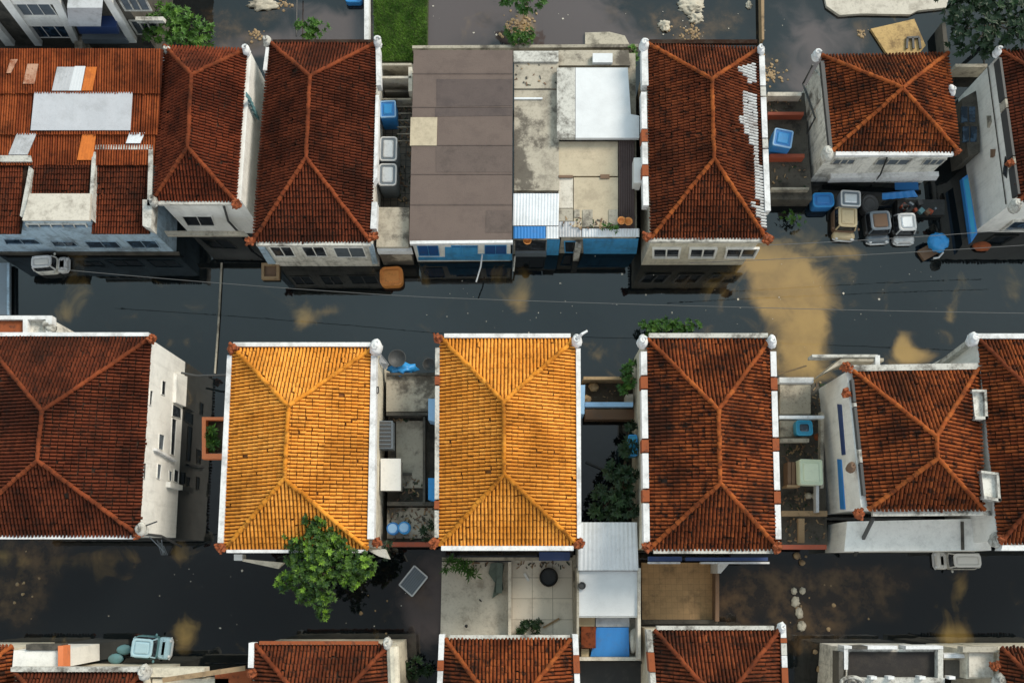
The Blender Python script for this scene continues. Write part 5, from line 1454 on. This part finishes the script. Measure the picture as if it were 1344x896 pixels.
# loose debris in the yards
random.seed(33)
db = MB()
for (x0, y0, x1, y1, z, k) in ((509, 664, 569, 708, 2.78, 90), (520, 628, 556, 656, 2.78, 40), (508, 546, 556, 552, 2.8, 15), (1026, 582, 1080, 612, 1.03, 70), (1028, 642, 1070, 668, 1.03, 60), (1030, 680, 1084, 712, 1.03, 50), (1064, 500, 1082, 560, 1.03, 50),
                              (500, 104, 538, 128, .55, 60), (520, 140, 541, 268, .55, 110), (1010, 127, 1052, 146, 1.25, 25), (1012, 210, 1058, 245, 1.25, 20), (676, 84, 732, 114, 4.12, 18), (735, 286, 810, 300, 3.98, 40), (582, 738, 640, 745, .2, 20), (672, 737, 752, 745, .22, 30), (760, 824, 782, 862, 1.95, 30), (770, 500, 830, 545, .62, 60)):
    for i in range(k):
        p = W(random.uniform(x0, x1), random.uniform(y0, y1), z)
        t = random.random() * 3.14; l = random.uniform(.03, .13); d = Vector((math.cos(t), math.sin(t), random.uniform(-.05, .25))) * l
        db.bar(p - d, p + d, random.uniform(.03, .10), random.uniform(.03, .08), random.choice([0, 0, 1, 1, 1, 2, 3, 4]))
tag(db.build('debris', ['brown', 'conc_dark', 'stone_tan', 'wood', 'leaf_dark']), 'broken scraps and dead leaves strewn over the yards and terraces', None, None, 'stuff')
for x, y, z, l_ in ((815, 292, 4.0, 'left of two orange clay pots on the patched beige roof'), (824, 293, 4.0, 'right of two orange clay pots on the patched beige roof'), (692, 318, 3.2, 'clay pot on the ledge above the blue front of the narrow building')):
    c = W(x, y, z); mb = MB()
    rg = lambda rr, zz: [Vector((c.x + math.cos(t) * rr, c.y + math.sin(t) * rr, z + zz)) for t in [2 * math.pi * i / 14 for i in range(14)]]
    mb.loft([rg(.15, 0), rg(.24, .3), rg(.26, .36), rg(.2, .36), rg(.17, .2)], capb=True)
    tag(mb.build('clay_pot', 'orange_tub', None, True), l_, 'pot', 'orange clay pots on the roof edge')

# cables, poles
def cable(label, pts, r=.02, mat='cable', name='power_cable', cat='cable', sag=0):
    P = []
    for (a, za), (b2, zb) in zip(pts, pts[1:]):
        A, B = W(*a, za), W(*b2, zb)
        for i in range(13):
            t = i / 12; p = A.lerp(B, t); p.z -= sag * 4 * t * (1 - t); P.append(p)
    Q = [P[0]] + [p for p, o in zip(P[1:], P) if (p - o).length > 1e-4]
    mb = MB(); mb.tube(Q, r, 5)
    return tag(mb.build(name, mat), label, cat)


cable('thin overhead cable starting at the pale blue terrace and crossing the street', [((75, 353), 4.5), ((560, 390), 4.5), ((1400, 412), 5.0)], .018, sag=.4)
cable('thin overhead cable in the right street, upper one', [((1000, 322), 5), ((1400, 296), 5.5)], .018, sag=.3)
cable('thin overhead cable crossing above the round blue bundle', [((905, 345), 4.5), ((1400, 318), 5.0)], .018, sag=.3)
cable('long floating boom across the street left of the yellow houses', [((291, 345), .12), ((287, 420), .12), ((282, 490), .12)], .07, 'conc', 'floating_boom', 'boom')
cable('dark rod from the big dark roof house to the yellow house', [((238, 489), 2.5), ((258, 493), 2.6), ((298, 492), 3.0)], .07, 'iron', 'metal_rod', 'rod')
cable('thin white mast leaning from the flat roof front over the street', [((633, 334), 2.4), ((631, 350), 2.2), ((625, 370), 1.9)], .05, 'parapet', 'leaning_mast', 'mast')
cable('short white post at the front corner of concrete roofs', [((676, 336), 1.5), ((674, 356), 1.0)], .06, 'parapet_dirty', 'white_post', 'post')
cable('thin wooden pole leaning onto the white walled house courtyard', [((1022, 491), 3.0), ((1058, 480), 4.5)], .05, 'wood', 'wooden_pole', 'pole')
cable('thin pole standing above the dark red roof beside the bush', [((390, -20), 1), ((389, 48), 1)], .05, 'iron', 'fence_rail', 'rail')
mb = MB()
for i in range(5):
    mb.bar(W(206 + i * 2.2, 708 + i * 2, 1.6), W(212 + i * 2, 728, .6), .03, .03)
mb.bar(W(196, 704, 1.8), W(216, 724, 1.0), .05, .05); mb.bar(W(212, 708, 1.7), W(214, 728, .6), .05, .05)
tag(mb.build('wire_rack', 'grey_metal'), 'bent wire rack hanging off the corner of the big dark roof house', 'rack')

# gangplank at left
root = thing('jetty', W(5, 380, 0), 'dark blue slatted jetty at the left edge of the street', 'jetty')
mb = MB(); mb.rect(-30, 345, 12, 413, .5, .2); mb.build('deck', 'grey_metal', root)
mb = MB(); mb.rect(9, 345, 12, 413, .62, .5); mb.build('edge_rail', 'blue_pale', root)


# ================================================================== VEGETATION
def rosette(mb, p, ax, n, ln, wd, tint, droop=.3):
    ax = ax.normalized()
    ref = Vector((0, 0, 1)) if abs(ax.z) < .9 else Vector((1, 0, 0))
    a = ax.cross(ref).normalized(); b = ax.cross(a)
    for i in range(n):
        t = 6.283 * i / n + random.uniform(-.3, .3)
        el = random.uniform(.05, .9)
        d = (a * math.cos(t) + b * math.sin(t)) * math.cos(el) + ax * math.sin(el)
        l = ln * random.uniform(.7, 1.2)
        s = d.cross(ax).normalized() * (wd * random.uniform(.7, 1.2))
        m_ = p + d * l * .5
        tip = p + d * l - Vector((0, 0, droop * l * .4))
        mb.add([p, m_ + s, tip, m_ - s], [[0, 1, 2, 3]], 0, min(max(tint + random.uniform(-.12, .12), 0), 1))


def crown(mb, clumps, per, n, ln, wd, young=.12, base=.12):
    zs = [c.z for c, r in clumps]; z1 = max(c.z + r for c, r in clumps)
    for c, r in clumps:
        k = max(6, int(per * r * r))
        for i in range(k):
            d = Vector((random.gauss(0, 1), random.gauss(0, 1), random.gauss(.35, .9))).normalized()
            rr = r * random.uniform(.35, 1.05) * (1 + .3 * noise.noise(d * 2 + c))
            p = c + Vector((d.x, d.y, d.z * .8)) * rr
            yg = 1.0 if random.random() < young and d.z > .35 else 0.0
            tint = .75 + random.uniform(0, .25) if yg else base + random.uniform(0, .28)
            rosette(mb, p, d + Vector((0, 0, .7)), n + (3 if yg else 0), ln * (1.15 if yg else 1), wd, tint)


def tree(label, clumps_px, zc, base_px, mat, per=26, n=9, ln=.32, wd=.07, young=.1, name='leafy_tree', cat='tree', r_trunk=.16, group=None, base=.12):
    clumps = []
    for x, y, rp, dz in clumps_px:
        z = zc + dz
        clumps.append((W(x, y, z), rp * mpp(x, y, z) * (0.86 if rp > 10 else 1)))
    bp = W(*base_px, 0); root = thing(name, bp, label, cat, group)
    mb = MB(); crown(mb, clumps, per, n, ln, wd, young, base); cr = mb.build('crown', mat, root)
    mb = MB()
    cc = sum((c for c, r in clumps), Vector()) / len(clumps)
    fork = Vector((bp.x * .6 + cc.x * .4, bp.y * .6 + cc.y * .4, zc * .55))
    mb.tube([bp - Vector((0, 0, .6)), bp.lerp(fork, .5) + Vector((.1, 0, 0)), fork], r_trunk, 8, r1=r_trunk * .7)
    for c, r in clumps:
        mid = fork.lerp(c, .5) + Vector((random.uniform(-.2, .2), random.uniform(-.2, .2), .15))
        mb.tube([fork - Vector((0, 0, .1)), mid, c], r_trunk * .5, 6, r1=.03)
    mb.build('trunk', 'bark', root)
    return root


random.seed(21)
tree('leafy green tree with bright tips in front of the yellow house', [(412, 690, 22, .6), (388, 706, 20, 0), (440, 706, 22, .2), (418, 722, 26, .6), (392, 730, 20, 0), (450, 735, 24, .4), (474, 742, 20, 0), (400, 752, 24, .5), (376, 764, 16, -.3), (424, 758, 24, .3), (400, 780, 18, -.2), (424, 786, 17, -.2), (424, 804, 9, -.5), (462, 760, 16, -.2), (412, 735, 22, .9), (482, 752, 12, -.4)], 6.4, (425, 752), 'leaf', per=140, n=12, ln=.21, wd=.042, young=.13, base=.05)
tree('light green tree beside the white apartment columns', [(205, 30, 22, 0), (228, 22, 22, .4), (250, 34, 22, .2), (272, 44, 16, -.3), (232, 46, 24, .2), (200, 48, 16, -.3), (258, 52, 18, -.2), (215, 12, 12, .2)], 5.0, (245, 50), 'leaf_mid', per=46, n=9, ln=.3, wd=.06, young=.3, base=.3)
tree('small round bush behind the dark red roof by the thin rail', [(395, 36, 11, 0), (410, 32, 12, .2), (420, 40, 12, 0), (405, 42, 12, .1)], 1.6, (408, 40), 'leaf_mid', per=60, n=9, ln=.28, wd=.06, young=.25, name='bush', cat='bush', r_trunk=.06, base=.3)
tree('dark dense tree crown filling the upper right corner', [(1262, 10, 26, .3), (1300, 8, 30, .6), (1340, 14, 30, .4), (1258, 40, 22, -.2), (1290, 44, 28, .5), (1328, 42, 28, .3), (1362, 34, 30, 0), (1266, 66, 14, -.8), (1300, 62, 16, -.6), (1250, -20, 30, 0), (1310, -20, 36, 0)], 6.0, (1300, 50), 'leaf_dark', per=40, n=9, ln=.34, wd=.08, young=.05)
tree('dark overgrown tree in the narrow gap between yellow and red houses', [(822, 590, 16, .3), (806, 620, 18, .2), (824, 630, 18, .5), (792, 648, 15, -.2), (815, 655, 20, .4), (785, 672, 12, -.4), (808, 676, 16, 0), (828, 668, 14, .3), (826, 560, 10, -.3)], 3.2, (820, 640), 'leaf_dark', per=60, n=9, ln=.32, wd=.07, young=.12)
tree('long low green hedge above the orange red roof', [(846, 430, 9, 0), (860, 428, 10, .1), (875, 428, 10, .1), (890, 428, 10, 0), (905, 429, 9, 0), (915, 427, 6, -.1)], 1.3, (880, 432), 'leaf_mid', per=110, n=9, ln=.22, wd=.05, young=.12, name='hedge', cat='hedge', r_trunk=.05)
tree('dark green bush beside the left wall of the orange red house', [(822, 488, 10, .2), (826, 502, 11, .3), (818, 512, 8, 0), (828, 478, 7, 0)], 2.4, (822, 500), 'leaf_mid', per=80, n=9, ln=.25, wd=.05, young=.06, name='bush', cat='bush', r_trunk=.06, base=.05)
tree('rounded green shrub on the tan rubble behind the concrete roofs', [(670, 44, 10, 0), (682, 46, 12, .15), (694, 45, 10, 0), (676, 52, 8, -.1), (690, 52, 8, 0)], 1.2, (682, 48), 'leaf_mid', per=110, n=8, ln=.2, wd=.045, young=.1, name='shrub', cat='shrub', r_trunk=.05)
tree('leafy tree crown cut by the top edge above the tan rubble', [(672, 2, 14, 0), (692, 4, 16, .2), (708, 0, 14, 0), (690, 14, 9, -.2), (660, -6, 14, 0)], 2.6, (690, 0), 'leaf_mid', per=60, n=9, ln=.26, wd=.055, young=.08, base=.08)
tree('small yellow green bush behind white patched house corner', [(829, 66, 7, 0), (830, 76, 7, 0), (828, 86, 6, -.2)], 2.6, (830, 76), 'leaf_mid', per=110, n=8, ln=.22, wd=.05, young=.2, name='bush', cat='bush', r_trunk=.05, base=.2)
tree('straggly plant on the water by the blue crates', [(1038, 284, 10, 0), (1048, 288, 9, .1), (1042, 292, 8, 0)], .6, (1042, 288), 'leaf_mid', per=44, n=6, ln=.2, wd=.04, young=.15, name='water_plant', cat='plant', r_trunk=.03)
tree('leafy plant growing in the orange planter', [(277, 575, 6, 0), (280, 585, 6, 0), (276, 565, 5, 0)], 2.9, (278, 575), 'leaf_mid', per=110, n=7, ln=.36, wd=.06, young=.12, name='potted_plant', cat='plant', r_trunk=.03)
tree('green palm like fronds over the concrete yard wall', [(588, 740, 9, 0), (600, 742, 9, .1), (612, 746, 8, 0), (620, 754, 5, -.2)], 1.6, (598, 738), 'leaf_mid', per=70, n=7, ln=.42, wd=.05, young=.05, name='fern_plant', cat='plant', r_trunk=.03, base=.1)
tree('cut leafy branch on the pale tiled yard, lower left clump', [(684, 826, 6, 0), (690, 820, 6, 0), (682, 832, 5, 0)], .5, (686, 826), 'leaf_dark', per=120, n=6, ln=.24, wd=.06, young=.1, name='cut_branch', cat='branch', r_trunk=.03, group='cut branches on the tiled yard')
tree('cut leafy branch on the pale tiled yard, upper right clump', [(698, 816, 6, 0), (706, 820, 6, 0), (703, 826, 4, 0)], .5, (700, 820), 'leaf_dark', per=120, n=6, ln=.24, wd=.06, young=.1, name='cut_branch', cat='branch', r_trunk=.03, group='cut branches on the tiled yard')
tree('dark weeds in the gap right of the lower rust roof', [(530, 868, 9, 0), (548, 872, 10, 0), (562, 880, 9, 0), (540, 884, 10, 0)], 1.0, (545, 875), 'leaf_dark', per=60, n=7, ln=.28, wd=.06, young=.04, name='weed_plant', cat='plant', r_trunk=.04)
tree('weedy plant on the terrace corner by brightest yellow house', [(556, 694, 6, 0), (562, 704, 6, 0), (566, 690, 5, 0)], 3.2, (560, 698), 'leaf_dark', per=90, n=6, ln=.24, wd=.05, young=.1, name='terrace_plant', cat='plant', r_trunk=.03)
tree('small weeds growing at the edge of the patched beige roof', [(792, 299, 5, 0), (800, 297, 5, 0), (808, 300, 5, 0)], 4.2, (800, 305), 'leaf_mid', per=110, n=6, ln=.2, wd=.04, young=.1, name='roof_weed', cat='plant', r_trunk=.02)
tree('vine on the corner wall right of the yellow tree house', [(503, 722, 6, 0), (508, 714, 5, 0), (506, 730, 5, -.3)], 4.2, (512, 722), 'leaf_dark', per=90, n=6, ln=.22, wd=.05, young=.1, name='vine_plant', cat='plant', r_trunk=.03)

# ================================================================== LIGHT
SUN_AZ, SUN_EL = R(47), R(38)          # azimuth clockwise from north
w = bpy.data.worlds.new('World'); scene.world = w; w.use_nodes = True
nt = w.node_tree; bg = nt.nodes['Background']
sky = nt.nodes.new('ShaderNodeTexSky'); sky.sky_type = 'NISHITA'; sky.sun_disc = False
sky.sun_elevation = SUN_EL; sky.sun_rotation = SUN_AZ; sky.dust_density = 4.0; sky.air_density = 1.0
tc = nt.nodes.new('ShaderNodeTexCoord')
nz = nt.nodes.new('ShaderNodeTexNoise'); nz.inputs['Scale'].default_value = 4.5; nz.inputs['Detail'].default_value = 6
nt.links.new(tc.outputs['Generated'], nz.inputs['Vector'])
cl = mix(nt, nz.outputs['Fac'], (5.0, 5.3, 5.3), (12.6, 13.0, 12.9))
# broken cloud, brightness shaped by direction: north for water, south and sides for walls
sx = nt.nodes.new('ShaderNodeSeparateXYZ')
nt.links.new(tc.outputs['Generated'], sx.inputs[0])
mr = N(nt, 'ShaderNodeMapRange'); mr.interpolation_type = 'SMOOTHSTEP'
mr.inputs['From Min'].default_value = -0.02; mr.inputs['From Max'].default_value = 0.30
mr.inputs['To Min'].default_value = 0.30; mr.inputs['To Max'].default_value = 1.35
nt.links.new(sx.outputs['Y'], mr.inputs['Value'])
south = mul(nt, mul(nt, mul(nt, sx.outputs['Y'], -1.9), 0.15, 'SUBTRACT'), 0.0, 'MAXIMUM')
east = mul(nt, mul(nt, sx.outputs['X'], sx.outputs['X']), 0.32)
fac = mul(nt, mul(nt, mr.outputs['Result'], south, 'ADD'), east, 'ADD')
tn = N(nt, 'ShaderNodeMapRange'); tn.inputs['From Min'].default_value = 0.3; tn.inputs['From Max'].default_value = 1.35
nt.links.new(mr.outputs['Result'], tn.inputs['Value'])
cl = mix(nt, 1.0, cl, mix(nt, tn.outputs['Result'], (0.92, 0.98, 1.04), (0.77, 1.0, 1.1)), 'MULTIPLY')
cl = mix(nt, 1.0, cl, fac, 'MULTIPLY')
c = mix(nt, 0.85, sky.outputs['Color'], cl)
nt.links.new(c, bg.inputs['Color'])
bg.inputs['Strength'].default_value = 0.1
ld = bpy.data.lights.new('sun', 'SUN'); ld.energy = 3.6; ld.angle = R(22); ld.color = (1.0, 0.90, 0.76)
lo = bpy.data.objects.new('sun', ld); COL.objects.link(lo)
dirv = Vector((math.sin(SUN_AZ) * math.cos(SUN_EL), math.cos(SUN_AZ) * math.cos(SUN_EL), math.sin(SUN_EL)))
lo.rotation_euler = dirv.to_track_quat('Z', 'Y').to_euler()
lo.location = (30, 20, 60)

scene.view_settings.view_transform = 'Standard'
scene.view_settings.look = 'None'
scene.view_settings.exposure = -0.12
scene.view_settings.gamma = 1.0
